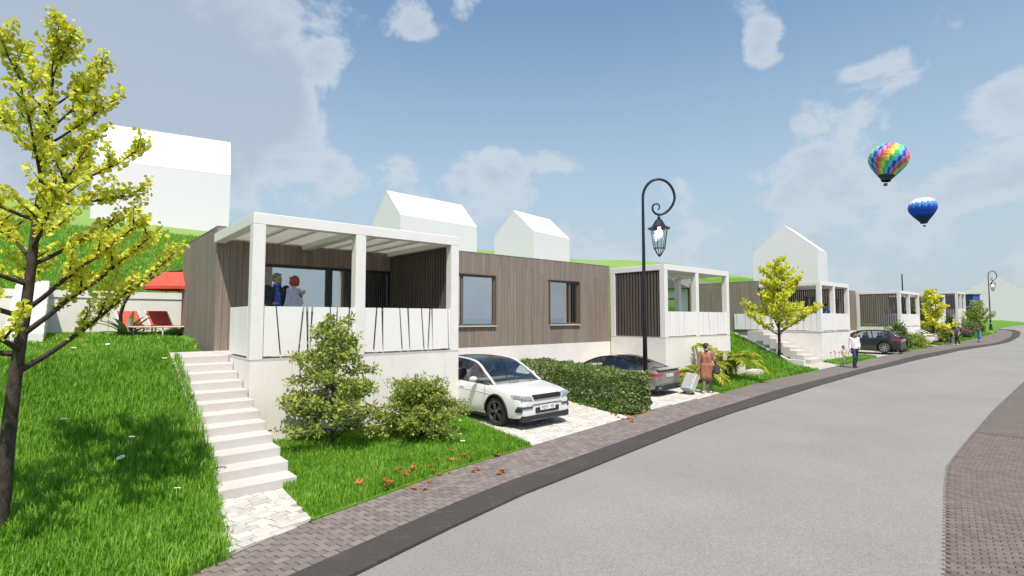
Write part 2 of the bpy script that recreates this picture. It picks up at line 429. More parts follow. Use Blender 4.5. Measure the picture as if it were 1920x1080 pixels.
# the street corner far off, where it turns away behind the houses
K_ARC = [(79, 6.8), (82, 7.6), (83.4, 9.3), (84, 14), (84.5, 40)]
P_ARC = [(78.4, 7.4), (81, 8.1), (82.4, 9.6), (83, 14), (83.5, 40)]
G_ARC = [(77.8, 8.6), (80, 9.0), (80.9, 10.2), (81.2, 14), (81.5, 40)]
def zr(x):
    x = np.asarray(x, float)
    return .008 * np.maximum(0, x - 35) + 1.0 * smoothstep(64, 88, x)
GAPS = [(-400, 1.95), (24.2, 27.75), (58.4, 60.4), (81, 500)]
def gapmask(x):
    x = np.asarray(x, float); g = np.zeros_like(x)
    for a, b in GAPS: g = np.maximum(g, np.clip((x - a) / .5 + .5, 0, 1) * np.clip((b - x) / .5 + .5, 0, 1))
    return g
HILL_Y, HILL_S = 22.1, .240
def terrain(x, y):
    x = np.asarray(x, float); y = np.asarray(y, float)
    yg = np.where(x < 74, Yg(x), 9.0)
    z = zr(x)
    g = gapmask(np.where(x < 6, x + .42 * (1 - smoothstep(8.0, 8.7, y)) - .95 * smoothstep(14.38, 14.6, y), x))
    far = 1 - smoothstep(95, 150, x) * .85
    ys = 7.75 + (yg - 6.1) * .8; ye = 12.5 + (yg - 6.1) * .35
    slope = .12 * np.clip((y - yg) / 1.5, 0, 1) + 1.62 * np.clip((y - ys) / (ye - ys), 0, 1)
    house = -.10 + np.where(y > 16.5, 2.05, 0)
    front = g * slope + (1 - g) * house
    front = front + np.clip((y - 14) / 6, 0, 1) * .22
    front = front * np.where(x > 84, .25, 1) + .28 * np.exp(-((x - 79.4) ** 2 + (y - 9.6) ** 2) / 1.2)
    hill = 3.36 + HILL_S * (np.minimum(y, 60) - HILL_Y) - np.maximum(y - 60, 0) * .12
    hill = np.maximum(hill, -1)
    t = np.clip((y - (HILL_Y - .1)) / .2, 0, 1)
    zz = np.where(y < yg, -.16, front * (1 - t) + hill * far * t)
    return z + zz

# lawns in front of the terraces: four corners each (street side left, right, house side right, left)
LAWNS = [((2.46, 6.63), (7.09, 7.60), (7.64, 10.95), (2.76, 10.95), 'lawn with the two shrubs between the stairs and the white car'),
         ((16.95, 8.78), (27.9, 9.50), (24.4, 11.9), (17.1, 11.72), 'lawn under the palms by the second terrace'),
         ((31.6, 9.66), (39.4, 10.08), (39.9, 10.95), (32.7, 10.95), 'narrow lawn below the second terrace behind the walking man'),
         ((46.6, 10.14), (54.1, 10.12), (54.4, 11.32), (47.3, 14.2), 'narrow lawn behind the black car'),
         ((58.3, 10.1), (76.5, 8.85), (77.2, 11.3), (58.6, 11.2), 'lawn full of shrubs at the far end of the street')]
def lawn_z(x, y): return zr(x) + .015 + .05 * np.clip((y - np.where(x < 74, Yg(x), 9.0)) / 3, 0, 1)
def lawn_pt(q, s, t):
    (a, b), (c, d), (e, f), (g, h) = q[:4]
    return ((a * (1 - s) + c * s) * (1 - t) + (g * (1 - s) + e * s) * t, (b * (1 - s) + d * s) * (1 - t) + (h * (1 - s) + f * s) * t)
def make_lawns():
    for q in LAWNS:
        n, m = 24, 10; b = MB()
        rows = [[lawn_pt(q, i / n, j / m) for i in range(n + 1)] for j in range(m + 1)]
        if True:    # follow the pavement edge exactly
            rows[0] = [(x, float(Yg(x)) + .005 if x < 74 else y) for x, y in rows[0]]
        P = [[(x, y, float(lawn_z(x, y))) for x, y in r] for r in rows]
        b.grid(P); ring = P[0] + [r[-1] for r in P[1:]] + P[-1][::-1][1:] + [r[0] for r in P[::-1]][1:]
        b.grid([ring, [(x, y, z - .15) for x, y, z in ring]])
        tag(b.build('lawn', MATS['turf'], smooth=False), q[4], kind='structure')
def make_terrain():
    xs = np.unique(np.concatenate([np.linspace(-160, -20, 15), np.linspace(-20, -8, 25), np.linspace(-8, 34, 127), np.linspace(34, 90, 90), np.linspace(90, 260, 35)]))
    ys = np.unique(np.concatenate([np.linspace(-12, 4, 7), np.linspace(4, 15, 56), np.linspace(15, 24, 28), [22.0, 22.2], np.linspace(24, 75, 40), np.linspace(75, 200, 10)]))
    X, Y = np.meshgrid(xs, ys); Z = terrain(X, Y)
    yg = np.where(X < 74, Yg(X), 9.0)
    Z = np.where(Y < yg, zr(X) - .2, Z)
    V = np.stack([X, Y, Z], -1).reshape(-1, 3); nx, ny = len(xs), len(ys)
    i = np.arange(nx - 1)[None] + np.arange(ny - 1)[:, None] * nx
    F = np.stack([i, i + 1, i + 1 + nx, i + nx], -1).reshape(-1, 4)
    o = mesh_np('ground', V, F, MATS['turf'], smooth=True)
    o.data.set_sharp_from_angle(angle=R(40))
    tag(o, 'green grassy ground and the hill behind the houses', kind='structure')
    b = MB(); b.add([(-9000, -9000, -1.2), (9000, -9000, -1.2), (9000, 9000, -1.2), (-9000, 9000, -1.2)], [(0, 1, 2, 3)])
    tag(b.build('sea', MATS['sea_water']), 'strip of blue sea on the horizon', kind='structure')
make_terrain()
make_lawns()

def strip(name, A, B, zoff, mat, skirt=None, label=None):
    """sheet between two matched polylines, following the street level"""
    b = MB(); rows = [[(x, y, float(zr(x)) + zoff) for x, y in L] for L in (A, B)]
    b.grid(rows)
    if skirt: b.grid([[(x, y, z + skirt) for x, y, z in rows[0]], rows[0]])
    o = b.build(name, MATS[mat], fix=False)
    for p in o.data.polygons: pass
    tag(o, label, kind='structure'); return o
SX = np.unique(np.concatenate([np.linspace(-14, 20, 60), np.linspace(20, 74, 50), [x for x, _ in ROAD_E + KERB_E + PAVE_E if x <= 74], [15.5, 17.0]]))
K_L = [(x, float(Yk(x))) for x in SX] + K_ARC
P_L = [(x, float(Yp(x))) for x in SX] + P_ARC
G_L = [(x, float(Yg(x))) for x in SX] + G_ARC
strip('kerb', K_L, P_L, .0, 'kerb_stone', skirt=-.10, label='broad dark kerb along the pavement')
NEAR_X = 17.0           # pavers are real stones up to here
strip('pavement', [p for p in P_L if p[0] >= NEAR_X - .13], [p for p in G_L if p[0] >= NEAR_X - .13], .002, 'pavement_far', label='far stretch of the paved footpath')
pave_near = strip('pavement', [(x, float(Yp(x))) for x in np.linspace(-6, NEAR_X, 60)], [(x, float(Yg(x))) for x in np.linspace(-6, NEAR_X, 60)], -.014, 'joint_sand', label='near stretch of the footpath of grey brown pavers')
# road
b = MB()
xs_ = SX
b.grid([[(x, float(Yk(x)) + .05, float(zr(x)) - .035) for x in xs_], [(x, (float(Yk(x)) + float(Ypl(x))) / 2, float(zr(x)) - .03) for x in xs_], [(x, float(Ypl(x)) - .02, float(zr(x)) - .03) for x in xs_]])
fx = np.linspace(74, 106, 24)
b.grid([[(x, 60 if x > 84.2 else float(np.interp(x, [74, 79, 82, 83.4, 84.2], [6.55, 6.85, 7.65, 9.35, 20])), float(zr(x)) - .035) for x in fx], [(x, 2.2, float(zr(x)) - .03) for x in fx], [(x, -30, float(zr(x)) - .03) for x in fx]])
road = b.build('road', MATS['asphalt'], smooth=True, fix=False); tag(road, 'pale grey asphalt road', kind='structure')
# plaza on the near side of the road
PZ_X = 15.5
b = MB(); b.grid([[(x, float(Ypl(x)), float(zr(x)) - .026) for x in SX if x >= PZ_X], [(x, -14, float(zr(x)) - .026) for x in SX if x >= PZ_X], [(x, -70, float(zr(x)) - .026) for x in SX if x >= PZ_X]])  # outermost row lies out of view, added to warm light bounced at the houses
tag(b.build('plaza', MATS['plaza_far'], fix=False), 'far part of the brown brick paved plaza', kind='structure')
b = MB(); b.grid([[(x, float(Ypl(x)), -.042) for x in np.linspace(-6, PZ_X, 40)], [(x, -14, -.042) for x in np.linspace(-6, PZ_X, 40)], [(x - 40, -70, -.042) for x in np.linspace(-6, PZ_X, 40)]])  # last row is unseen too, widened for the same warm bounce
plaza_near = b.build('plaza', MATS['joint_sand'], fix=False); tag(plaza_near, 'near part of the brown brick paved plaza beside the road', kind='structure')

# ------------------------------------------------------------------ pavers: unit stones, each its own piece near the lens
def stone_mesh(name, mat, bev=.10, top=.86, jitter=0.):
    b = MB(); h = .5
    vs = [(-h, -h, 0), (h, -h, 0), (h, h, 0), (-h, h, 0), (-h, -h, top), (h, -h, top), (h, h, top), (-h, h, top)]
    k = h - bev
    vs += [(-k, -k, 1), (k, -k, 1), (k, k, 1), (-k, k, 1)]
    if jitter: vs = [(x + random.uniform(-jitter, jitter), y + random.uniform(-jitter, jitter), z) for x, y, z in vs]
    fs = [(0, 1, 5, 4), (1, 2, 6, 5), (2, 3, 7, 6), (3, 0, 4, 7), (4, 5, 9, 8), (5, 6, 10, 9), (6, 7, 11, 10), (7, 4, 8, 11), (8, 9, 10, 11)]
    b.add(vs, fs); me = b.mesh(name, fix=False); me.materials.append(MATS[mat]); return me
def lay(items, meshes, name, parent, mat, n_single, mass_name):
    """items: (x, y, z, rz, sx, sy, sz) sorted so that the largest in view come first"""
    inv = len(meshes)
    for i, (x, y, z, rz, sx, sy, sz) in enumerate(items[:n_single]):
        o = bpy.data.objects.new(name, meshes[i % inv]); COL.objects.link(o); o.parent = parent
        o.location = (x, y, z); o.rotation_euler = (random.uniform(-.012, .012), random.uniform(-.012, .012), rz); o.scale = (sx, sy, sz)
    rest = items[n_single:]
    if not rest: return
    me = meshes[0]; U = np.array([v.co[:] for v in me.vertices]); F = np.array([list(p.vertices) for p in me.polygons])
    A = np.array(rest); n = len(A); P = U[None] * A[:, None, 4:7]
    c, s = np.cos(A[:, 3])[:, None], np.sin(A[:, 3])[:, None]
    V = np.stack([P[..., 0] * c - P[..., 1] * s + A[:, 0:1], P[..., 0] * s + P[..., 1] * c + A[:, 1:2], P[..., 2] + A[:, 2:3]], -1)
    FF = F[None] + (np.arange(n) * len(U))[:, None, None]
    mesh_np(mass_name, V.reshape(-1, 3), FF.reshape(-1, F.shape[1]), MATS[mat], parent, kind='stuff')
def in_view(x, y, z=0., m=40):
    F = x * math.cos(YAW) + y * math.sin(YAW); l = x * math.sin(YAW) - y * math.cos(YAW)
    d = F * math.cos(PITCH) + (z - EYE) * math.sin(PITCH); v = -F * math.sin(PITCH) + (z - EYE) * math.cos(PITCH)
    if d < .5: return False, d
    px, py = 960 + FOC * l / d, 540 - FOC * v / d
    return (-m < px < 1920 + m and -m < py < 1080 + m), d
def pave_stones():
    pv = [stone_mesh('paver', 'paver', .07, .8, .012) for _ in range(5)]
    items = []; ds = .165; nrow = 9
    s = -3.0; col = 0
    while s < NEAR_X - .1:
        ya, yb = float(Yp(s)), float(Yg(s)); ang = math.atan2(float(Yp(s + .2)) - float(Yp(s - .2)), .4); w = (yb - ya) / nrow
        for r in range(nrow):
            off = (.5 if r % 2 else 0) * ds
            x = s + off - (r + .5) * w * math.sin(ang) * .4; y = float(Yp(x)) + (r + .5) / nrow * (float(Yg(x)) - float(Yp(x)))
            if x > NEAR_X - .09: continue
            vis, d = in_view(x, y)
            if not vis: continue
            items.append((x, y, -.030 + random.uniform(0, .003), ang + random.gauss(0, .02), ds - .014, (float(Yg(x)) - float(Yp(x))) / nrow - .013, .030))
        s += ds
    items.sort(key=lambda q: in_view(q[0], q[1])[1])
    lay(items, pv, 'paver', pave_near, 'paver', 300, 'pavers')
    pb = [stone_mesh('brick', 'plaza_brick', .07, .82, .01) for _ in range(4)]
    items = []; bw, bh = .130, .066; i = 0
    x = 4.2
    while x < PZ_X - .05:
        j = 0; y0 = float(Ypl(x)) - .05
        for j in range(0, 60):
            y = y0 - j * bw - (bw / 2 if i % 2 else 0)
            vis, d = in_view(x, y)
            if not vis: continue
            items.append((x, y, -.058 + random.uniform(0, .003), random.gauss(0, .015), bh - .009, bw - .009, .034))
        x += bh; i += 1
    items.sort(key=lambda q: in_view(q[0], q[1])[1])
    lay(items, pb, 'brick', plaza_near, 'plaza_brick', 300, 'bricks')
pave_stones()

# ------------------------------------------------------------------ white stone path to the stairs and the driveways
def quad_sheet(name, pts, z, mat, label):
    b = MB(); b.prism([(p[0], p[1]) for p in pts], z, o=z - .12)
    return tag(b.build(name, MATS[mat]), label, kind='structure')
def inside(p, poly):
    x, y = p; c = False; n = len(poly)
    for i in range(n):
        (x1, y1), (x2, y2) = poly[i], poly[(i + 1) % n]
        if (y1 > y) != (y2 > y) and x < (x2 - x1) * (y - y1) / (y2 - y1) + x1: c = not c
    return c
def stones_in(poly, parent, z, lw, lh, ang, n_single, mass, name='stone'):
    ms = [stone_mesh('stone', 'white_stone', .08, .75, .035) for _ in range(6)]
    cx = sum(p[0] for p in poly) / len(poly); cy = sum(p[1] for p in poly) / len(poly); items = []
    ca, sa = math.cos(ang), math.sin(ang)
    for j in range(-60, 60):
        u = -9. + random.uniform(0, lw)
        while u < 9:
            w = lw * random.choice((.7, .9, 1, 1.1, 1.35))
            v = j * lh; um = u + w / 2
            x, y = cx + um * ca - v * sa, cy + um * sa + v * ca
            hx, hy = (w / 2 - .01) * ca, (w / 2 - .01) * sa
            if inside((x, y), poly) and y - lh * .4 > float(Yg(x)) and (n_single == 0 or x < 2.76 - .5 * w or y < 8.2):
                items.append((x, y, z + random.uniform(-.004, .004), ang + random.gauss(0, .025), w - .014, lh * random.uniform(.84, .92), .034))
            u += w
    items.sort(key=lambda q: in_view(q[0], q[1])[1])
    lay(items, ms, name, parent, 'white_stone', n_single, mass)
path_poly = [(1.42, 6.24), (2.42, 6.63), (2.74, 8.5), (1.66, 8.35)]
path = quad_sheet('path', path_poly, -.006, 'joint_pale', 'white cobbled path at the foot of the stairs')
stones_in(path_poly, path, -.022, .215, .125, R(14), 300, 'stones')
drive1 = [(7.12, 7.62), (11.05, 8.20), (12.55, 14.38), (7.66, 14.38), (7.66, 10.6)]
d1 = quad_sheet('driveway', drive1, -.004, 'joint_pale', 'pale stone driveway under the white car')
stones_in(drive1, d1, -.022, .20, .12, R(8), 0, 'cobbles')
drive2 = [(12.5, 8.45), (16.88, 8.76), (17.0, 9.9), (18.0, 14.36), (14.0, 14.36)]
d2 = quad_sheet('driveway', drive2, -.004, 'joint_pale', 'pale stone driveway under the grey coupe')
stones_in(drive2, d2, -.022, .20, .12, R(8), 0, 'cobbles')
def far_sheet(name, poly, label):
    b = MB(); b.add([(x, y, float(terrain(x, max(y, float(Yg(x)) + .01))) + .03) for x, y in poly], [tuple(range(len(poly)))])
    return tag(b.build(name, MATS['drive_far']), label, kind='structure')
far_sheet('driveway', [(39.5, 10.1), (46.5, 10.14), (47.4, 14.3), (40.4, 14.3)], 'pale stone driveway under the black car')
far_sheet('driveway', [(54.2, 10.12), (58.2, 10.1), (58.2, 14.3), (54.8, 14.3)], 'pale stone driveway under the white saloon')
b = MB(); b.add([(27.6, 9.50, .012), (31.55, 9.66, .012), (32.68, 10.98, .05), (32.68, 14.0, .05), (28.1, 14.0, .05), (28.1, 10.4, .05)], [(0, 1, 2, 3, 4, 5)]); tag(b.build('path', MATS['drive_far']), 'white path at the foot of the second stairs', kind='structure')

# ================================================================== materials of the houses
def make_house_mats():
    def wood(name, ca, cb, stripes=False):
        m, nt, out = new_mat(name); t = NT(nt)
        g = t.n('ShaderNodeNewGeometry')
        off = t.n('ShaderNodeMath', operation='MULTIPLY'); t.l(t.rand(), off.inputs[0]); off.inputs[1].default_value = 57.0
        cmb = t.n('ShaderNodeCombineXYZ'); t.l(off.outputs[0], cmb.inputs[2])
        va = t.n('ShaderNodeVectorMath', operation='ADD'); t.l(g.outputs['Position'], va.inputs[0]); t.l(cmb.outputs[0], va.inputs[1])
        mp_ = t.n('ShaderNodeMapping'); mp_.inputs['Scale'].default_value = (1, 1, .035); t.l(va.outputs[0], mp_.inputs[0])
        n = t.noise(42, 5, .65, vec=mp_.outputs[0]); n2 = t.noise(9, 3, .6, vec=mp_.outputs[0])
        c = t.mix(t.rng(n, .28, .72), ca, cb)
        c = t.mix(1.0, c, t.mix(t.rng(n2, .3, .7), (.86,) * 3, (1.12,) * 3), 'MULTIPLY')
        c = t.mix(1.0, c, t.mix(t.rand(), (.92, .92, .93), (1.09, 1.08, 1.07)), 'MULTIPLY')
        p = t.pbsdf(c, .72, 0, t.bump(n, .25, .004), .3); t.l(p.outputs[0], out.inputs[0])
    wood('wood_board', (.205, .165, .136), (.290, .238, .198))
    wood('slat_wood', (.085, .069, .058), (.140, .116, .099))
    def concrete(name, col):
        m, nt, out = new_mat(name); t = NT(nt)
        g = t.n('ShaderNodeNewGeometry'); P = g.outputs['Position']
        n = t.noise(.9, 6, .62, vec=P); n2 = t.noise(14, 5, .65, vec=P); n3 = t.noise(120, 2, .5, vec=P)
        c = t.mix(t.rng(n, .3, .72), [x * .90 for x in col], [min(.9, x * 1.04) for x in col])
        c = t.mix(1.0, c, t.mix(t.rng(n2, .3, .7), (.95,) * 3, (1.02,) * 3), 'MULTIPLY')
        # rain streaks: long in z, thin across
        mp_ = t.n('ShaderNodeMapping'); mp_.inputs['Scale'].default_value = (1, 1, .06); t.l(P, mp_.inputs[0])
        st = t.noise(7, 4, .6, vec=mp_.outputs[0]); c = t.mix(t.rng(st, .60, .78, 0, .16), c, (.38, .35, .30))
        # blow holes
        pin = t.rng(n3, .72, .76, 0, .35); c = t.mix(pin, c, (.30, .28, .25))
        p = t.pbsdf(c, .78, 0, t.bump(n2, .12, .006), .3); t.l(p.outputs[0], out.inputs[0])
    concrete('concrete', (.83, .775, .735))
    concrete('step_stone', (.57, .53, .50))
    M_plain('white_paint', (.785, .75, .72), .55, var=.03, scale=2.5, bump=.05)
    M_plain('white_panel', (.82, .785, .765), .5, var=.02, scale=2)
    M_plain('black_frame', (.022, .022, .023), .4, var=.1)
    M_plain('window_wood', (.135, .108, .085), .5, var=.2, scale=12)
    M_plain('sill_metal', (.62, .58, .52), .4, var=.05)
    M_plain('room_wall', (.78, .80, .82), .8, var=.03)
    M_plain('room_floor', (.42, .38, .33), .5, var=.1)
    M_plain('roof_grey', (.16, .15, .145), .8, var=.1)
    M_plain('steel', (.55, .55, .56), .3, metal=.9)
    M_plain('mass_white', (.745, .69, .75), .75, var=.012, scale=.6)
    M_plain('mass_blue', (.045, .085, .27), .7, var=.04, scale=.5)
    M_glass('window_glass', (.86, .92, .95), .50)
    M_glass('clear_glass', (.96, .98, .98), .06)
    m, nt, out = new_mat('louvre'); t = NT(nt)
    d = t.n('ShaderNodeBsdfDiffuse'); d.inputs[0].default_value = (.82, .81, .78, 1); tr = t.n('ShaderNodeBsdfTranslucent'); tr.inputs[0].default_value = (.95, .92, .86, 1)
    mx = t.n('ShaderNodeMixShader'); mx.inputs[0].default_value = .36; t.l(d.outputs[0], mx.inputs[1]); t.l(tr.outputs[0], mx.inputs[2]); t.l(mx.outputs[0], out.inputs[0])
make_house_mats()

UNIT_BOX = {}
def piece(name, mat, parent, x0, x1, y0, y1, z0, z1, rot=None):
    """box piece that shares one unit mesh per material"""
    key = (name, mat)
    if key not in UNIT_BOX:
        b = MB(); b.box(-.5, .5, -.5, .5, -.5, .5); me = b.mesh(name); me.materials.append(MATS[mat]); UNIT_BOX[key] = me
    o = bpy.data.objects.new(name, UNIT_BOX[key]); COL.objects.link(o); o.parent = parent
    o.location = ((x0 + x1) / 2, (y0 + y1) / 2, (z0 + z1) / 2); o.scale = (x1 - x0, y1 - y0, z1 - z0)
    return o
FLOOR, CLAD0, TOP, PTOP = 1.71, 1.51, 4.76, 4.58

def wall_with_openings(b, x0, x1, z0, z1, y0, y1, ops):
    xs = sorted({x0, x1} | {a for o in ops for a in o[:2]})
    for a, c in zip(xs, xs[1:]):
        segs = [(z0, z1)]
        for (ox0, ox1, oz0, oz1) in ops:
            if ox0 <= a + 1e-6 and ox1 >= c - 1e-6:
                segs = [s for q in segs for s in ((q[0], min(q[1], oz0)), (max(q[0], oz1), q[1])) if s[1] - s[0] > 1e-6]
        for s in segs: b.box(a, c, y0, y1, *s)
def planks(parent, u0, u1, z0, z1, ops, place, w=.146):
    n = max(1, round((u1 - u0) / w)); w = (u1 - u0) / n
    for i in range(n):
        a, c = u0 + i * w + .0035, u0 + (i + 1) * w - .0035
        segs = [(z0, z1)]
        for (ox0, ox1, oz0, oz1) in ops:
            if ox0 < c - .01 and ox1 > a + .01:
                segs = [s for q in segs for s in ((q[0], min(q[1], oz0)), (max(q[0], oz1), q[1])) if s[1] - s[0] > .02]
        out = []
        for s in segs:
            if s[1] - s[0] > 2.2:
                k = s[0] + (s[1] - s[0]) * random.choice((.13, .34, .62, .83, .9)); out += [(s[0], k - .002), (k + .002, s[1])]
            else: out.append(s)
        for s in out: place(parent, a, c, s[0], s[1])
def slit_panels(parent, edges, z0, z1, place):
    """railing of white sheets; edges: (u_top, u_bottom, gap_top, gap_bottom) of each slit, ends included"""
    for (ta, ba, g1, g2), (tb, bb, h1, h2) in zip(edges, edges[1:]):
        poly = [(ba + g2 / 2, z0), (bb - h2 / 2, z0), (tb - h1 / 2, z1), (ta + g1 / 2, z1)]
        if poly[1][0] - poly[0][0] < .01 or poly[2][0] - poly[3][0] < .01:
            m1 = max(poly[1][0], poly[0][0] + .01); m2 = max(poly[2][0], poly[3][0] + .01); poly[1] = (m1, z0); poly[2] = (m2, z1)
        place(parent, poly)
def random_slits(u0, u1, n, seed):
    r = random.Random(seed); e = [(u0, u0, 0, 0)]
    for i in range(n):
        u = u0 + (u1 - u0) * (i + .5 + r.uniform(-.3, .3)) / n
        e.append((u + r.uniform(-.06, .06), u + r.uniform(-.06, .06), r.uniform(.015, .045), r.uniform(.012, .03)))
    return e + [(u1, u1, 0, 0)]
def door_handle(parent, x, y, z):
    MB().bar((x, y - .06, z - .25), (x, y - .06, z + .25), .025).bar((x, y - .06, z - .2), (x, y, z - .2), .018).bar((x, y - .06, z + .2), (x, y, z + .2), .018).build('handle', MATS['steel'], parent)

def pergola(root, x0, x1, y0, y1, zf, zt, mids=(.5,), back_posts=False, blades=True, post_from=None):
    """white frame: posts along the front, beams back to the wall, louvres between them"""
    pw, bh = .235, .225; pf = zf if post_from is None else post_from
    pg = empty('pergola'); pg.parent = root
    cx = [x0 + pw / 2] + [x0 + pw / 2 + (x1 - x0 - pw) * m for m in mids] + [x1 - pw / 2]
    for c in cx: MB().box(c - pw / 2, c + pw / 2, y0, y0 + pw, pf, zt - bh, .008).build('post', MATS['white_paint'], pg)
    if back_posts:
        for c in (cx[0], cx[-1]): MB().box(c - pw / 2, c + pw / 2, y1 - pw, y1, pf, zt - bh, .008).build('post', MATS['white_paint'], pg)
        MB().box(x0 + pw, x1 - pw, y1 - pw + .004, y1 - .004, zt - bh, zt, .008).build('beam', MATS['white_paint'], pg)
    MB().box(x0, x1, y0, y0 + pw, zt - bh + .002, zt, .008).build('beam', MATS['white_paint'], pg)
    for i, c in enumerate(cx):
        MB().box(c - pw / 2, c + pw / 2, y0 + pw + .002, y1 - .004, zt - bh + .002 + (.0), zt - (.003 if 0 < i < len(cx) - 1 else 0), .008).build('beam', MATS['white_paint'], pg)
    if blades:
        for a, c in zip(cx, cx[1:]):
            xa, xb = a + pw / 2 + .004, c - pw / 2 - .004; n = max(1, round((xb - xa) / .62))
            for k in range(1, n):
                x = xa + (xb - xa) * k / n
                MB().box(x - .02, x + .02, y0 + pw, y1 - .006, zt - .15, zt - .105).build('blade_support', MATS['steel'], pg)
            y = y0 + pw + .02; m = int((y1 - .02 - y) / .19); st = (y1 - .02 - y) / m
            for k in range(m):
                ya = y + k * st
                bl = MB(); bl.box(xa, xb, ya + .002, ya + st - .002, zt - .085, zt - .070)
                bl.build('blade', MATS['louvre'], pg)
    return pg
def screen(root, x, y0, y1, z0, z1, pitch=.155, along='y', backing=False):
    """row of upright dark wooden slats between two rails"""
    s = empty('slat_screen'); s.parent = root; n = round((y1 - y0) / pitch)
    for k in range(n):
        y = y0 + (k + .5) * (y1 - y0) / n
        if along == 'y': piece('slat', 'slat_wood', s, x - .045, x + .045, y - .036, y + .036, z0, z1)
        else: piece('slat', 'slat_wood', s, y - .036, y + .036, x - .045, x + .045, z0, z1)
    if backing: piece('backing', 'slat_wood', s, x + .078, x + .10, y0, y1, z0, z1)
    for z in (z0 + .02, z1 - .05):
        if along == 'y': piece('screen_rail', 'slat_wood', s, x + .047, x + .075, y0, y1, z, z + .05)
        else: piece('screen_rail', 'slat_wood', s, y0, y1, x + .047, x + .075, z, z + .05)
    return s
def window(root, x0, x1, z0, z1, mull, y=0.):
    """two casements: mull is where the bar stands"""
    w = MB(); f = .065
    for a in ((x0, x0 + f, z0, z1), (x1 - f, x1, z0, z1), (x0 + f, x1 - f, z0, z0 + f), (x0 + f, x1 - f, z1 - f, z1), (mull - f * .7, mull + f * .7, z0 + f, z1 - f)):
        w.box(a[0], a[1], y + .03, y + .11, a[2], a[3])
    r = w.build('window', MATS['window_wood'], root)
    for a, c in ((x0 + f, mull - f * .7), (mull + f * .7, x1 - f)): MB().box(a, c, y + .065, y + .075, z0 + f, z1 - f).build('pane', MATS['window_glass'], r)
    MB().box(x0 - .03, x1 + .03, y - .075, y + .04, z0 - .035, z0 - .002).build('sill', MATS['sill_metal'], r)
    rv = MB()   # reveal
    rv.box(x1 + .002, x1 + .035, y - .045, y + .05, z0 + .002, z1 + .03); rv.box(x0 - .035, x0 - .002, y - .045, y + .05, z0 + .002, z1 + .03); rv.box(x0 - .001, x1 + .001, y - .045, y + .05, z1 + .002, z1 + .03)
    rv.build('reveal', MATS['window_wood'], r)
    rb = MB(); rb.box(x0 - .5, x1 + .5, y + 2.4, y + 2.5, z0 - .9, z1 + .3); rb.box(x0 - .6, x0 - .5, y + .3, y + 2.5, z0 - .9, z1 + .3); rb.box(x1 + .5, x1 + .6, y + .3, y + 2.5, z0 - .9, z1 + .3); rb.box(x0 - .6, x1 + .6, y + .3, y + 2.5, z1 + .3, z1 + .4)
    rb.build('room', MATS['room_wall'], r)

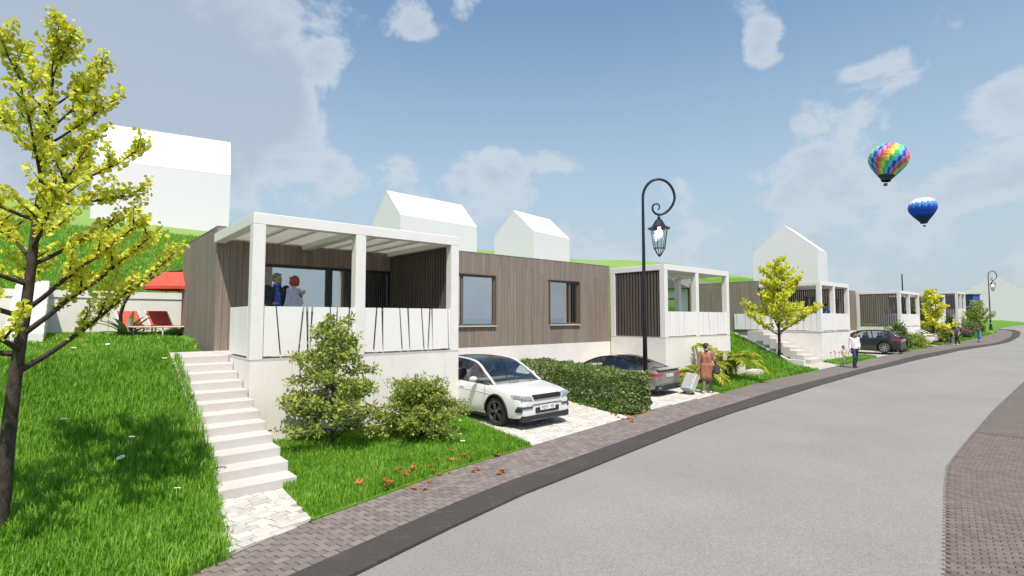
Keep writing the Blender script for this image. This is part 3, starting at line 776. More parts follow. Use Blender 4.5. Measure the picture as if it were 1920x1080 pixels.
def house(X0, LF, zoff, near, label, slits, left_rail, win, tw=4.88, depth=4.75, terrace_right=True):
    TD = 3.47                                  # depth of the terrace in front of the wall
    root = empty('terrace_house', (X0, 14.4, zoff)); tag(root, label, 'house', 'row of flat roofed houses along the street')
    tx0, tx1 = -.07, tw - .07
    # concrete base
    b = MB(); b.box(tx0 + .025, tx1 - .025, -TD + .025, 0, -1.2, FLOOR - .05); b.box(tx1 - .02, LF, .03, depth, -1.2, CLAD0); b.box(.01, tx1 - .03, .003, depth, -1.2, CLAD0 - .002)
    base = b.build('base', MATS['concrete'], root)
    if near:
        n = 3
        cuts = [tx0, .72, 2.53, 4.40, tx1]
        for a, c in zip(cuts, cuts[1:]): piece('concrete_panel', 'concrete', base, a + .003, c - .003, -TD, -TD + .028, -1.0, FLOOR - .052)
        for a, c in ((-TD + .03, -1.75), (-1.75, -.002)): piece('concrete_panel', 'concrete', base, tx0, tx0 + .028, a + .003, c - .003, -1.0, FLOOR - .052)
        xs = [tx1 + .0, 6.2, 7.75, 9.3, 10.85, 12.4, 13.9, LF]
        for a, c in zip(xs, xs[1:]): piece('concrete_panel', 'concrete', base, a + .003, c - .003, .0, .032, -1.0, CLAD0 - .001)
    MB().box(tx0 + .004, tx1 - .004, -TD + .004, -.001, FLOOR - .049, FLOOR).build('terrace_floor', MATS['step_stone'], root)
    # wooden walls
    dz0, dz1 = FLOOR, 3.93
    door = (.92, 4.78, dz0, dz1)
    ops = [door] + [w[:4] for w in win]
    bk = MB(); wall_with_openings(bk, 0.02, LF, CLAD0, TOP - .03, .03, .26, [o for o in ops])
    fw = bk.build('front_wall', MATS['wood_board'], root)
    if near:
        planks(fw, 0.0, LF, CLAD0, TOP, ops, lambda p, a, c, z0, z1: piece('plank', 'wood_board', p, a, c, random.uniform(-.003, .003), .03, z0, z1))
    else:
        planks(fw, 0.0, LF, CLAD0, TOP, ops, lambda p, a, c, z0, z1: piece('plank', 'wood_board', p, a, c, random.uniform(-.003, .003), .03, z0, z1), w=.60)
    sb = MB(); sb.box(.03, .26, .262, depth, CLAD0 - .2, TOP - .03); sw = sb.build('side_wall', MATS['wood_board'], root)
    planks(sw, .002, depth, CLAD0 - .1, TOP, [], lambda p, a, c, z0, z1: piece('plank', 'wood_board', p, random.uniform(-.003, .003), .03, a, c, z0, z1), w=.146 if near else .6)
    MB().box(LF - .2, LF - .001, .262, depth, CLAD0, TOP - .03).build('side_wall', MATS['wood_board'], root)
    MB().box(.262, LF - .202, depth - .2, depth - .001, CLAD0, TOP - .03).build('back_wall', MATS['wood_board'], root)
    rf = MB().box(.10, LF - .05, .10, depth - .05, TOP - .028, TOP - .008).build('roof', MATS['roof_grey'], root)
    MB().box(.0, LF, -.004, .10, TOP + .001, TOP + .03).build('roof_edge', MATS['roof_grey'], rf); MB().box(-.004, .10, .101, depth, TOP + .001, TOP + .03).build('roof_edge', MATS['roof_grey'], rf)
    # living room behind the sliding doors
    rm = MB(); rm.box(.3, 5.4, depth - .30, depth - .22, FLOOR, 4.3); rm.box(5.3, 5.38, .27, depth - .3, FLOOR, 4.3); rm.box(.265, .30, .27, depth - .3, FLOOR, 4.3); rm.box(.3, 5.3, .27, depth - .3, 4.25, 4.3)
    room = rm.build('room', MATS['room_wall'], root)
    MB().box(.3, 5.3, .27, depth - .3, FLOOR - .1, FLOOR - .01).build('room_floor', MATS['room_floor'], room)
    MB().box(2.2, 3.1, depth - .36, depth - .301, FLOOR, 3.8).build('inner_door', MATS['white_panel'], room)
    MB().box(3.5, 4.9, 2.2, 3.1, FLOOR, FLOOR + .75).box(3.5, 4.9, 2.95, 3.1, FLOOR + .75, FLOOR + 1.1).build('sofa', MATS['roof_grey'], room)
    # sliding doors
    d = MB(); f = .09
    for a in ((door[0], door[0] + f, dz0, dz1), (door[1] - f * 1.6, door[1], dz0, dz1), (door[0] + f, door[1] - f * 1.6, dz1 - .08, dz1), (door[0] + f, door[1] - f * 1.6, dz0, dz0 + .06), (2.74, 2.92, dz0 + .06, dz1 - .08)):
        d.box(a[0], a[1], .03, .13, a[2], a[3])
    sd = d.build('sliding_door', MATS['black_frame'], root)
    MB().box(door[0] + f, 2.74, .075, .085, dz0 + .06, dz1 - .08).build('pane', MATS['window_glass'], sd); MB().box(2.92, door[1] - f * 1.6, .075, .085, dz0 + .06, dz1 - .08).build('pane', MATS['window_glass'], sd)
    door_handle(sd, 4.72, .03, dz0 + 1.0)
    for (x0, x1, z0, z1, mu) in win: window(root, x0, x1, z0, z1, mu)
    # white pergola, railing, slatted screen
    pergola(root, tx0, tx1, -TD, 0, FLOOR, PTOP, (.455,), post_from=FLOOR - .02)
    rl = empty('railing'); rl.parent = root
    slit_panels(rl, slits, FLOOR + .045, FLOOR + 1.03, lambda p, poly: MB().prism(poly, -TD + .05, 'y', -TD + .02).build('panel', MATS['white_panel'], p))
    slit_panels(rl, left_rail, FLOOR + .045, FLOOR + 1.03, lambda p, poly: MB().prism(poly, tx0 + .05, 'x', tx0 + .02).build('panel', MATS['white_panel'], p))
    MB().bar((tx0 + .24, -TD + .075, FLOOR + .98), (tx1 - .24, -TD + .075, FLOOR + .98), .03).bar((tx0 + .24, -TD + .075, FLOOR + .1), (tx1 - .24, -TD + .075, FLOOR + .1), .03).build('rail', MATS['steel'], rl)
    screen(root, tx1 - .10, -TD + .25, -.02, FLOOR + .02, PTOP - .235, .13, backing=near)
    return root

SLIT_PX = [(318, 312), (430, 465), (655, 612), (684, 690), (728, 704), (872, 900), (932, 915), (1032, 1008), (1127, 1118)]
SLIT_PX2 = [(1255, 1228), (1300, 1305), (1442, 1462), (1510, 1524), (1620, 1640), (1690, 1674), (1706, 1712), (1835, 1842)]
X_A, Y_F = 2.85, 10.93
def slitline(px, u0, u1, w):
    e = [(u0, u0, 0, 0)]; last = u0
    for i, (t, bt) in enumerate(px):
        xt = on_y(420 + t / 4.364, 577, Y_F).x - X_A; xb = on_y(420 + bt / 4.364, 665, Y_F).x - X_A
        e.append((xt, xb, w[i % len(w)], w[(i + 1) % len(w)] * .75))
    return e + [(u1, u1, 0, 0)]
WT = (.045, .028, .04, .05, .05, .03, .035, .045, .02)
slA = slitline(SLIT_PX, .165, 2.16, WT)[:-1] + [(2.17, 2.17, 0, 0)] + slitline(SLIT_PX2, 2.36, 4.57, (.045, .055, .03, .05, .035, .05, .05, .02))[1:]
house_a = house(X_A, 15.25, 0.0, True, 'nearest brown timber clad house with white pergola terrace and couple on it', slA, random_slits(-3.23, -1.75, 5, 3),
                [(6.75, 8.80, 2.25, 4.0, 7.40), (11.55, 13.22, 2.26, 3.99, 12.72)])
house_b = house(32.75, 18.4, .05, False, 'second brown timber clad house with white terrace beyond the palms', random_slits(.165, 4.6, 13, 5), random_slits(-3.23, 1.6, 11, 6),
                [(7.2, 8.9, 2.25, 4.0, 7.9), (12.3, 13.9, 2.26, 3.99, 13.4)])
house_c = house(61.2, 13.5, .22, False, 'farthest timber clad house partly hidden by the small yellow tree', random_slits(.165, 4.6, 10, 8), random_slits(-3.23, -.1, 8, 9),
                [(6.6, 8.2, 2.25, 4.0, 7.3)], depth=4.0)
MB().box(1.2, 1.6, 1.0, 1.4, TOP - .02, TOP + .02).build('flue_base', MATS['roof_grey'], house_b)

def pergola_terrace(X0, Y0, w, dep, zoff, label, seed):
    root = empty('pergola_terrace', (X0, Y0, zoff)); tag(root, label, 'terrace', 'slatted pergola terraces at the house ends')
    b = MB(); b.box(.02, w - .02, .02, dep, -1.2, FLOOR - .05); base = b.build('base', MATS['concrete'], root)
    cuts = np.linspace(0, w, 4)
    for a, c in zip(cuts, cuts[1:]): piece('concrete_panel', 'concrete', base, a + .003, c - .003, -.004, .022, -1.0, FLOOR - .052)
    cuts = np.linspace(.024, dep, 3)
    for a, c in zip(cuts, cuts[1:]): piece('concrete_panel', 'concrete', base, -.004, .022, a + .003, c - .003, -1.0, FLOOR - .052)
    MB().box(.002, w - .002, .002, dep, FLOOR - .049, FLOOR).build('terrace_floor', MATS['step_stone'], root)
    pergola(root, 0, w, 0, dep, FLOOR, PTOP + .05, (.47,), back_posts=True, post_from=FLOOR - .02)
    rl = empty('railing'); rl.parent = root
    slit_panels(rl, random_slits(.24, w - .24, 13, seed), FLOOR + .045, FLOOR + 1.03, lambda p, poly: MB().prism(poly, .05, 'y', .02).build('panel', MATS['white_panel'], p))
    slit_panels(rl, random_slits(.24, dep - .24, 6, seed + 1), FLOOR + .045, FLOOR + 1.03, lambda p, poly: MB().prism(poly, w - .02, 'x', w - .05).build('panel', MATS['white_panel'], p))
    screen(root, .07, .25, dep - .1, FLOOR + .02, PTOP - .18, .150, backing=seed == 21)
    return root
pergola_terrace(18.12, 11.68, 5.3, 2.7, .04, 'white pergola terrace with dark slats right behind the near street lamp', 21)
pergola_terrace(51.2, 11.3, 6.2, 3.1, .12, 'white pergola terrace with dark slats behind the black car', 31)
pergola_terrace(74.75, 11.3, 4.6, 3.1, .85, 'smallest white pergola terrace at the far end of the row', 41)

def pavilion():
    root = empty('garden_pavilion', (33.4, 19.7, 1.6)); tag(root, 'small white garden building with a dark eave seen through the second terrace', 'building')
    MB().box(.05, 6, 0, 2.2, -.5, 3.0).build('wall', MATS['mass_white'], root)
    MB().prism([(-.5, 3.02), (2.6, 3.02), (1.05, 3.75)], 6.4, 'x', -.6).build('roof', MATS['roof_grey'], root)
    w = MB(); 
    for a in ((.7, 1.7, 1.25, 1.33), (.7, 1.7, 2.27, 2.35), (.7, .78, 1.33, 2.27), (1.62, 1.7, 1.33, 2.27)): w.box(-.02, .06, *a)
    f = w.build('window', MATS['black_frame'], root); MB().box(.02, .035, .78, 1.62, 1.33, 2.27).build('pane', MATS['window_glass'], f)
pavilion()
# ------------------------------------------------------------------ outdoor stairs
def stairs(X0, X1, Y0, n, rise, going, zoff, label, land_y, skew=0., group='outdoor stairs to the terraces'):
    root = empty('stairs', (X0, Y0, zoff)); tag(root, label, 'stairs', group)
    for k in range(n):
        z = (k + 1) * rise; y = k * going
        y1 = (k + 1) * going + .02 if k < n - 1 else land_y - Y0
        MB().box(0, X1 - X0, y, y1, z - rise - .35, z, .006).build('step' if k < n - 1 else 'landing', MATS['step_stone'], root)
    return root
stairs(1.72, 2.768, 8.12, 12, FLOOR / 12, .40, 0, 'long flight of pale stone stairs beside the near lawn', 14.39)
stairs(31.0, 32.66, 10.95, 8, FLOOR / 8, .36, .05, 'short flight of pale stairs behind the yellow tree by the palms', 14.39)
MB().prism([(10.2, -.3), (14.5, -.3), (14.5, 1.80), (13.7, 1.72), (10.9, .42), (10.2, .42)], 28.12, 'x', 27.95).build('garden_wall', MATS['concrete']); tag(bpy.data.objects['garden_wall'], 'low concrete wall beside the second stairs', 'wall')

# ------------------------------------------------------------------ white massing houses on the hill and the blue blocks
def mass_house(X, Y, z, rot, w, L, he, hr, label):
    root = empty('gabled_house', (X, Y, z), rot); tag(root, label, 'house', 'plain white gabled houses on the hill')
    b = MB(); b.prism([(0, -4), (w, -4), (w, he), (w / 2, hr - .02), (0, he)], L, 'x', 0); b.build('wall', MATS['mass_white'], root)
    r = MB(); k = (hr - he) / (w / 2)
    for s in (0, 1):
        p = [(0, he), (w / 2, hr), (w / 2, hr + .12), (-.005, he + .10)] if s == 0 else [(w, he), (w + .005, he + .10), (w / 2 + .001, hr + .14), (w / 2 + .001, hr)]
        r.prism(p, L + .004, 'x', -.004)
    r.build('roof', MATS['mass_white'], root); return root
mass_house(1.36, 49.49, 9.17, -.19, 8.01, 9.07, 5.19, 9.1, 'large plain white gabled house behind the yellow leaved tree')
mass_house(26.13, 47.82, 9.3, .06, 5.62, 10.33, 3.8, 6.8, 'long plain white gabled house above the near pergola')
mass_house(45.04, 47.85, 9.11, .17, 6.67, 8.2, 4.37, 7.45, 'small plain white gabled house above the wooden facade')
mass_house(75.04, 25.31, 4.52, .14, 8.03, 6.41, 7.14, 10.7, 'plain white house with gable end facing left behind the second yellow tree')
mass_house(128.7, 9.2, 1.4, .11, 10.0, 12, 5.4, 9.0, 'pale gabled house behind the far street lamp')
def blue_block(px0, px1, pytop, d, L, label):
    a = ray(px0, pytop); c = ray(px1, pytop); k = 1 / (a.x * math.cos(YAW) + a.y * math.sin(YAW))
    A = a * d * k; C = c * d * k
    root = empty('blue_block', (A.x, A.y, 0)); tag(root, label, 'building', 'plain blue buildings at the far end')
    v = Vector((C.x - A.x, C.y - A.y, 0)); w = v.length; root.rotation_euler = (0, 0, math.atan2(v.y, v.x))
    MB().box(0, w, 0, L, -1, EYE + A.z).build('wall', MATS['mass_blue'], root); MB().box(-.1, w + .1, -.1, L + .1, EYE + A.z, EYE + A.z + .15).build('roof', MATS['mass_blue'], root)
blue_block(1824, 1837, 553, 72, 5, 'narrow blue building behind the last terrace')
blue_block(1897, 1960, 563, 96, 8, 'low blue building at the right edge by the sea')

# ================================================================== garden behind the first house
M_plain('red_cloth', (.62, .075, .040), .7, var=.1, scale=6)
M_plain('dark_metal', (.035, .038, .042), .35, metal=.6, var=.1)
M_plain('white_metal', (.72, .71, .69), .4)
def retaining_wall():
    root = empty('retaining_wall', (0, HILL_Y - .25, 0)); tag(root, 'long pale concrete retaining wall below the grass hill', 'wall')
    xs = np.arange(-3.2, 24, 2.2)
    for a in xs:
        MB().box(a + .006, a + 2.194, 0, .3, 1.2, 3.16).build('concrete_panel', MATS['concrete'], root)
        MB().box(a + .004, a + 2.196, -.03, .34, 3.17, 3.40).build('coping', MATS['concrete'], root)
    # stepped flank climbing the hill on the left
    r2 = empty('garden_steps', (-1.05, 17.2, 0)); tag(r2, 'stepped grey garden stair climbing the hill behind the yellow tree', 'stairs')
    for k in range(9):
        z = 1.95 + (k + 1) * .19
        MB().box(0, .75, k * .55, (k + 1) * .55 + (.02 if k < 8 else .6), z - 1.0, z, .01).build('step', MATS['concrete'], r2)
retaining_wall()
def lounger(x, y, z, rz, label):
    r = empty('sun_lounger', (x, y, z), rz); tag(r, label, 'sun lounger', 'red sun loungers in the back garden')
    f = MB(); prof = [(0, .30), (1.15, .30), (1.75, .78)]
    for s in (-.3, .3): f.tube([(s, a, b) for a, b in prof], .022, 6)
    for a, b in ((0, .3), (1.15, .3), (1.75, .78)): f.tube([(-.3, a, b), (.3, a, b)], .02, 6)
    f.build('frame', MATS['white_metal'], r)
    for s in (-.28, .28):
        for a in (.15, 1.1): MB().tube([(s, a, 0), (s, a, .3)], .02, 6).build('leg', MATS['white_metal'], r)
    MB().box(-.28, .28, .02, 1.15, .31, .335, .01).build('seat', MATS['red_cloth'], r)
    c = MB(); c.grid([[(-.28, a, b + .015), (.28, a, b + .015)] for a, b in ((1.16, .31), (1.45, .54), (1.74, .78))]); c.grid([[(-.28, a + .02, b - .005), (.28, a + .02, b - .005)] for a, b in ((1.16, .31), (1.45, .54), (1.74, .78))])
    c.build('backrest', MATS['red_cloth'], r)
GZ = 2.16
lounger(1.95, 18.9, float(terrain(1.95, 19)) + .02, R(12), 'red sun lounger beside the plant, left one of the pair')
lounger(2.62, 18.5, float(terrain(2.6, 19)) + .02, R(10), 'red sun lounger by the corner of the timber wall')
def cantilever_parasol():
    p0 = on_y(226, 624, 19.6); top = [on_y(a, b, 19.6) for a, b in ((226, 590), (232, 570), (245, 548), (265, 530), (290, 517), (318, 509), (350, 507), (380, 513))]
    z0 = float(terrain(p0.x, p0.y)); r = empty('cantilever_parasol', (p0.x, p0.y, z0)); tag(r, 'red cantilever parasol on a curved dark pole in the back garden', 'parasol')
    L = lambda v: Vector((v.x - p0.x, v.y - p0.y, v.z - z0))
    pts = [Vector((0, 0, 0)), Vector((0, 0, .3))] + [L(v) for v in top]
    MB().tube(pts, [.06, .055] + [.05 - .003 * i for i in range(len(top))], 8).build('pole', MATS['dark_metal'], r, smooth=True)
    MB().lathe([(0, .0), (.3, .0), (.3, .06), (.08, .08), (.08, .35), (0, .35)], 16).build('foot', MATS['dark_metal'], r)
    c = L(on_y(318, 512, 19.6)); cx, cy, cz = c.x + .32, c.y, c.z + .06
    b = MB(); n = 8; rad = 1.05; ring = [(cx + rad * math.cos(2 * math.pi * (k + .5) / n), cy + rad * math.sin(2 * math.pi * (k + .5) / n), cz - .50) for k in range(n)]
    mid = [(cx + .55 * math.cos(2 * math.pi * (k + .5) / n), cy + .55 * math.sin(2 * math.pi * (k + .5) / n), cz - .06) for k in range(n)]
    for k in range(n):
        j = (k + 1) % n; b.add([ring[k], ring[j], mid[j], mid[k]], [(0, 1, 2, 3)]); b.add([mid[k], mid[j], (cx, cy, cz)], [(0, 1, 2)])
        b.add([ring[k], ring[j], (ring[j][0], ring[j][1], ring[j][2] - .1), (ring[k][0], ring[k][1], ring[k][2] - .1)], [(0, 1, 2, 3)])
    b.build('canopy', MATS['red_cloth'], r)
    for k in range(n): MB().tube([(cx, cy, cz - .03), (mid[k][0], mid[k][1], mid[k][2] - .02), (ring[k][0], ring[k][1], ring[k][2] - .02)], .012, 5).build('rib', MATS['white_metal'], r)
cantilever_parasol()

# ================================================================== street lamps
M_plain('lamp_iron', (.030, .036, .045), .38, metal=.55, var=.15)
M_emit('bulb_glow', (1.0, .97, .92), 7.0)
M_glass('lantern_glass', (.95, .97, .97), .10)
def street_lamp():
    H = 6.7
    r = empty('street_lamp')
    MB().lathe([(0, 0), (.20, 0), (.20, .06), (.15, .12), (.13, .5), (.105, .62), (.085, .68), (.085, .70)], 16).build('base', MATS['lamp_iron'], r, sharp=40)
    MB().lathe([(.088, .70), (.100, .73), (.100, .80), (.086, .83)], 14).build('collar', MATS['steel'], r, sharp=40)
    pole = [(0, 0, .68), (0, 0, 2.5), (0, 0, 4.2), (0, 0, 5.75)]
    arc = []
    # swan neck: rises, bends over and curls back up in a scroll; turns of decreasing radius
    cx, cz = .475, 5.95
    for k in range(0, 13): t = R(180 - 15 * k); arc.append((cx + .475 * math.cos(t), 0, cz + .17 + .62 * math.sin(t) * (1 if k < 7 else .9) + (0 if k < 7 else 0)))
    arc = [(cx + .475 * math.cos(R(180 - a)), 0, 6.10 + .58 * math.sin(R(a))) for a in range(0, 181, 12)]
    low = [(.475 + .475 * math.cos(R(-a)) * (1 - .22 * a / 90), 0, 6.10 + .50 * math.sin(R(-a))) for a in range(12, 91, 13)]
    x_, z_ = low[-1][0], low[-1][2]
    scroll = []; rr = .20
    for i, a in enumerate(range(-90, -420, -22)):
        q = rr * (1 - .62 * i / 15); scroll.append((x_ - .0 + q * math.cos(R(a)) - .02 * i * .35, 0, z_ + rr + q * math.sin(R(a))))
    pts = pole + arc + low + scroll[1:]
    rad = [.075, .060, .050, .042] + [.040] * len(arc) + [.038] * len(low) + [.034 - .0012 * i for i in range(len(scroll) - 1)]
    MB().tube(pts, rad, 10).build('pole', MATS['lamp_iron'], r, smooth=True)
    # lantern hangs from the bottom of the bend
    hx = .47 ; hz = z_ - .03
    MB().lathe([(0, hz), (.035, hz), (.05, hz - .08), (.03, hz - .1)], 10, (hx, 0, 0)).build('finial', MATS['lamp_iron'], r, smooth=True)
    MB().lathe([(.03, hz - .08), (.10, hz - .13), (.17, hz - .25), (.21, hz - .32), (.345, hz - .38), (.345, hz - .395), (.20, hz - .37)], 8, (hx, 0, 0)).build('hood', MATS['lamp_iron'], r)
    top, bot, tip = hz - .40, hz - .98, hz - 1.18
    ln = empty('lantern'); ln.parent = r
    for k in range(6):
        a = R(60 * k); b_ = R(60 * (k + 1)); P = lambda rr, z, t: (hx + rr * math.cos(t), rr * math.sin(t), z)
        MB().tube([P(.245, top, a), P(.165, bot, a), P(.055, tip, a)], .012, 5).build('bar', MATS['lamp_iron'], ln)
        MB().bar(P(.165, bot, a), P(.165, bot, b_), .018).build('bar', MATS['lamp_iron'], ln)
        g = MB(); g.add([P(.238, top, a), P(.238, top, b_), P(.158, bot, b_), P(.158, bot, a)], [(0, 1, 2, 3)]); g.build('pane', MATS['lantern_glass'], ln)
    MB().lathe([(0, tip - .06), (.03, tip - .05), (.06, tip), (.04, tip + .02), (0, tip + .02)], 10, (hx, 0, 0)).build('finial', MATS['lamp_iron'], ln, smooth=True)
    MB().lathe([(0, top - .27), (.05, top - .26), (.09, top - .20), (.105, top - .13), (.09, top - .06), (.045, top - .01), (.045, top + .05)], 14, (hx, 0, 0)).build('bulb', MATS['bulb_glow'], r, smooth=True)
    return r
lamp = street_lamp()
lp = on_z(1211, 757, 0); lamp.location = (lp.x, lp.y, 0); lamp.rotation_euler = (0, 0, R(-42))
tag(lamp, 'near dark iron swan neck street lamp behind the hedge', 'street lamp', 'swan neck street lamps')
lamp2 = copy_tree(lamp); lamp2.location = (79.4, 9.25, float(terrain(79.4, 9.25)) - .02); lamp2.rotation_euler = (0, 0, R(-42)); tag(lamp2, 'far dark iron swan neck street lamp at the bend of the road', 'street lamp', 'swan neck street lamps')
b = MB(); b.tube([(0, 0, 0), (0, 0, 6.5)], [.07, .05], 8); fl = b.build('pole', MATS['lamp_iron']); fl.name = 'bare_pole'
q = on_z(1692, 600, 0); fl.location = (60.3, 13.1, float(zr(60.3))); tag(fl, 'thin dark bare pole rising behind the slatted terrace of the second house', 'pole')

# ================================================================== balloons
def balloon(px, py, dist, D, cols, mode, tilt, label):
    c = ray(px, py).normalized() * dist; c.z += EYE
    root = empty('hot_air_balloon', c, R(30)); root.rotation_euler = (R(tilt), R(tilt * .5), R(30)); tag(root, label, 'balloon', 'hot air balloons')
    Rr = D / 2; NG = 28
    prof = [(0.02, .93), (.30, .90), (.55, .80), (.76, .64), (.91, .43), (.99, .20), (1.0, .0), (.96, -.20), (.86, -.42), (.70, -.66), (.52, -.90), (.36, -1.10), (.29, -1.20)]
    t = np.linspace(0, 1, len(prof)); tt = np.linspace(0, 1, 27); pr = np.interp(tt, t, [p[0] for p in prof]); ph = np.interp(tt, t, [p[1] for p in prof])
    b = MB(); sub = 4; N = NG * sub; vs = []
    for j in range(len(tt)):
        for i in range(N):
            a = 2 * math.pi * i / N; bul = 1 + .035 * math.sin(math.pi * (i % sub) / sub); vs.append((pr[j] * Rr * bul * math.cos(a), pr[j] * Rr * bul * math.sin(a), ph[j] * Rr))
    fs = []; mi = []
    for j in range(len(tt) - 1):
        for i in range(N):
            fs.append((j * N + i, (j + 1) * N + i, (j + 1) * N + (i + 1) % N, j * N + (i + 1) % N)); g = i // sub
            if mode == 'spiral': mi.append(int((g + j * .30)) % 7 if j < len(tt) - 4 else 7)
            else: mi.append(0 if j < 4 else 1 if j < 8 + (g % 2) else 2 if j < 11 + (g % 2) * 2 else 3 if j < 19 else 4)
    b.v = vs; b.f = fs; b.mi = mi
    b.build('envelope', cols, root, smooth=False, fix=False)
    bz = -1.2 * Rr
    MB().lathe([(.29 * Rr, bz), (.245 * Rr, bz - .14 * Rr)], 20).build('skirt', MATS['black_frame'], root)
    kz = bz - .42 * Rr; s = .085 * Rr
    k = MB(); k.box(-s, s, -s, s, kz, kz + .012 * Rr)
    for a, c_, d, e in ((-s, s, -s, -s * .85), (-s, s, s * .85, s), (-s, -s * .85, -s * .85, s * .85), (s * .85, s, -s * .85, s * .85)): k.box(a, c_, d, e, kz + .012 * Rr, kz + .13 * Rr)
    k.build('basket', MATS['window_wood'], root)
    for sx in (-1, 1):
        for sy in (-1, 1): MB().tube([(sx * s * .9, sy * s * .9, kz + .13 * Rr), (sx * .2 * Rr, sy * .2 * Rr * .7, bz - .1 * Rr)], .03, 4).build('rope', MATS['steel'], root)
def colm(n, c): return M_plain(n, c, .55, var=.05)
rb = [colm('cloth_red', (.75, .09, .05)), colm('cloth_orange', (.85, .33, .06)), colm('cloth_yellow', (.80, .72, .10)), colm('cloth_green', (.07, .50, .14)), colm('cloth_cyan', (.12, .55, .60)), colm('cloth_indigo', (.07, .05, .45)), colm('cloth_violet', (.50, .22, .62)), MATS['black_frame']]
balloon(1666, 299, 345, 17.6, rb, 'spiral', 9, 'rainbow striped hot air balloon in the sky')
bb = [colm('cloth_sky', (.16, .42, .66)), colm('cloth_white', (.75, .78, .80)), colm('cloth_azure', (.05, .24, .62)), colm('cloth_blue', (.02, .07, .42)), colm('cloth_navy', (.014, .022, .05))]
balloon(1730, 390, 500, 17.4, bb, 'bands', -3, 'blue and white hot air balloon in the sky')

# ================================================================== plants
M_leaf('ginkgo_leaf', (.60, .59, .045), (.80, .79, .075), (.90, .90, .17), .48, .5)
M_leaf('shrub_leaf', (.20, .275, .04), (.37, .45, .085), (.54, .60, .17), .45, .4)
M_leaf('hedge_leaf', (.105, .175, .040), (.20, .29, .075), (.34, .43, .15), .36, .38)
M_leaf('dark_leaf', (.030, .065, .014), (.060, .110, .026), (.120, .165, .050), .28, .4)
M_leaf('palm_leaf', (.23, .30, .030), (.40, .44, .045), (.52, .52, .070), .35, .4)
M_leaf('rust_leaf', (.33, .12, .035), (.60, .16, .06), (.72, .26, .16), .3, .5)
m, nt, out = new_mat('bark'); t = NT(nt); n_ = t.noise(26, 6, .7, stretch=(1, 1, .35)); c_ = t.mix(t.rng(n_, .3, .7), (.030, .024, .019), (.115, .090, .068))
p_ = t.pbsdf(c_, .9, 0, t.bump(n_, .9, .03), .2); t.l(p_.outputs[0], out.inputs[0])
M_plain('petal_white', (.80, .80, .78), .6, var=.03); M_plain('petal_yellow', (.75, .52, .04), .6); M_plain('stem_green', (.06, .16, .02), .6); M_plain('petal_red', (.60, .03, .03), .6)

def perp(d):
    a = np.cross(d, [0, 0, 1.]); 
    if np.linalg.norm(a) < 1e-3: a = np.array([1., 0, 0])
    return a / np.linalg.norm(a)
def grow(H, r0, crown, z0, nb, seed, rise=(25, 45), lean=(0, 0), droop=0., sub=7, sublen=.36, dens=110, sleeve=.05, az_bias=None, top=.25, prof_pow=1.0, sub_el=25, up=.35, twig=.6):
    """skeleton of a tree: returns tubes for the wood and points / directions for the leaves"""
    r = np.random.default_rng(seed); tubes = []; LP = []; LD = []
    n = 12; zz = np.linspace(0, H, n)
    wob = np.cumsum(r.normal(0, .011 * H / 5, (n, 2)), 0); wob -= wob[0]
    lead = np.stack([wob[:, 0] + lean[0] * (zz / H) ** 1.2, wob[:, 1] + lean[1] * (zz / H) ** 1.2, zz], 1)
    def at(z): return np.array([np.interp(z, zz, lead[:, i]) for i in range(3)])
    rad = lambda z: r0 * (1 - z / H) ** .8 * .92 + .006
    tubes.append((lead, [rad(z) for z in zz]))
    def sleeve_leaves(pts, a, b, dn, sl):
        P = np.array(pts); seg = np.linalg.norm(np.diff(P, axis=0), axis=1); L = seg.sum(); m = int(L * (b - a) * dn)
        if m < 1: return
        u = r.uniform(a, b, m) * L; cs = np.concatenate([[0], np.cumsum(seg)])
        u = np.round(u / .055) * .055 + r.normal(0, .012, m); u = np.clip(u, 0, L)
        X = np.stack([np.interp(u, cs, P[:, i]) for i in range(3)], 1)
        D = r.normal(size=(m, 3)) + np.array([0, 0, up]); D = unit(D)
        LP.append(X + D * r.uniform(.2, 1, (m, 1)) * sl); LD.append(D)
    for i in range(nb):
        f = (i + r.uniform(.1, .9)) / nb; z = H * (z0 + (.985 - z0) * f)
        az = i * 2.39996 + r.normal(0, .25)
        if az_bias is not None and r.random() < az_bias[1]: az = az_bias[0] + r.normal(0, .55)
        L = crown * ((1 - f) ** prof_pow * (1 - top) + top) * r.uniform(.8, 1.12)
        el = R(r.uniform(*rise)) * (1 + .35 * f)
        d = np.array([math.cos(az) * math.cos(el), math.sin(az) * math.cos(el), math.sin(el)])
        p = at(z); pts = [p]; k = 7
        for j in range(1, k):
            d = unit(d + np.array([0, 0, .035 - droop * j / k]) + r.normal(0, .05, 3)); pts.append(pts[-1] + d * L / (k - 1))
        br = min(rad(z) * .55, .035 * L + .004)
        tubes.append((np.array(pts), [br * (1 - .85 * j / (k - 1)) + .002 for j in range(k)]))
        sleeve_leaves(pts, .30, 1.0, dens, sleeve)
        for s in range(sub):
            g = .22 + .72 * (s + r.uniform(0, 1)) / sub; q = g * (k - 1); j = int(q); P0 = pts[j] + (pts[min(j + 1, k - 1)] - pts[j]) * (q - j)
            side = (1 if s % 2 else -1); dd = unit(d * .8 + perp(d) * side * r.uniform(.6, 1.1) + np.array([0, 0, math.tan(R(sub_el)) * r.uniform(.4, 1.5)]))
            l2 = L * sublen * (1.15 - g * .6) * r.uniform(.7, 1.2); sp = [P0]; 
            for _ in range(3): dd = unit(dd + np.array([0, 0, .05 - droop * .6]) + r.normal(0, .08, 3)); sp.append(sp[-1] + dd * l2 / 3)
            tubes.append((np.array(sp), [br * .45 + .002, br * .3 + .002, .003, .002]))
            sleeve_leaves(sp, .12, 1.0, dens, sleeve)
    sleeve_leaves(lead[-4:], .1, 1.0, dens * 1.3, sleeve * 1.2)
    return tubes, np.concatenate(LP), np.concatenate(LD)
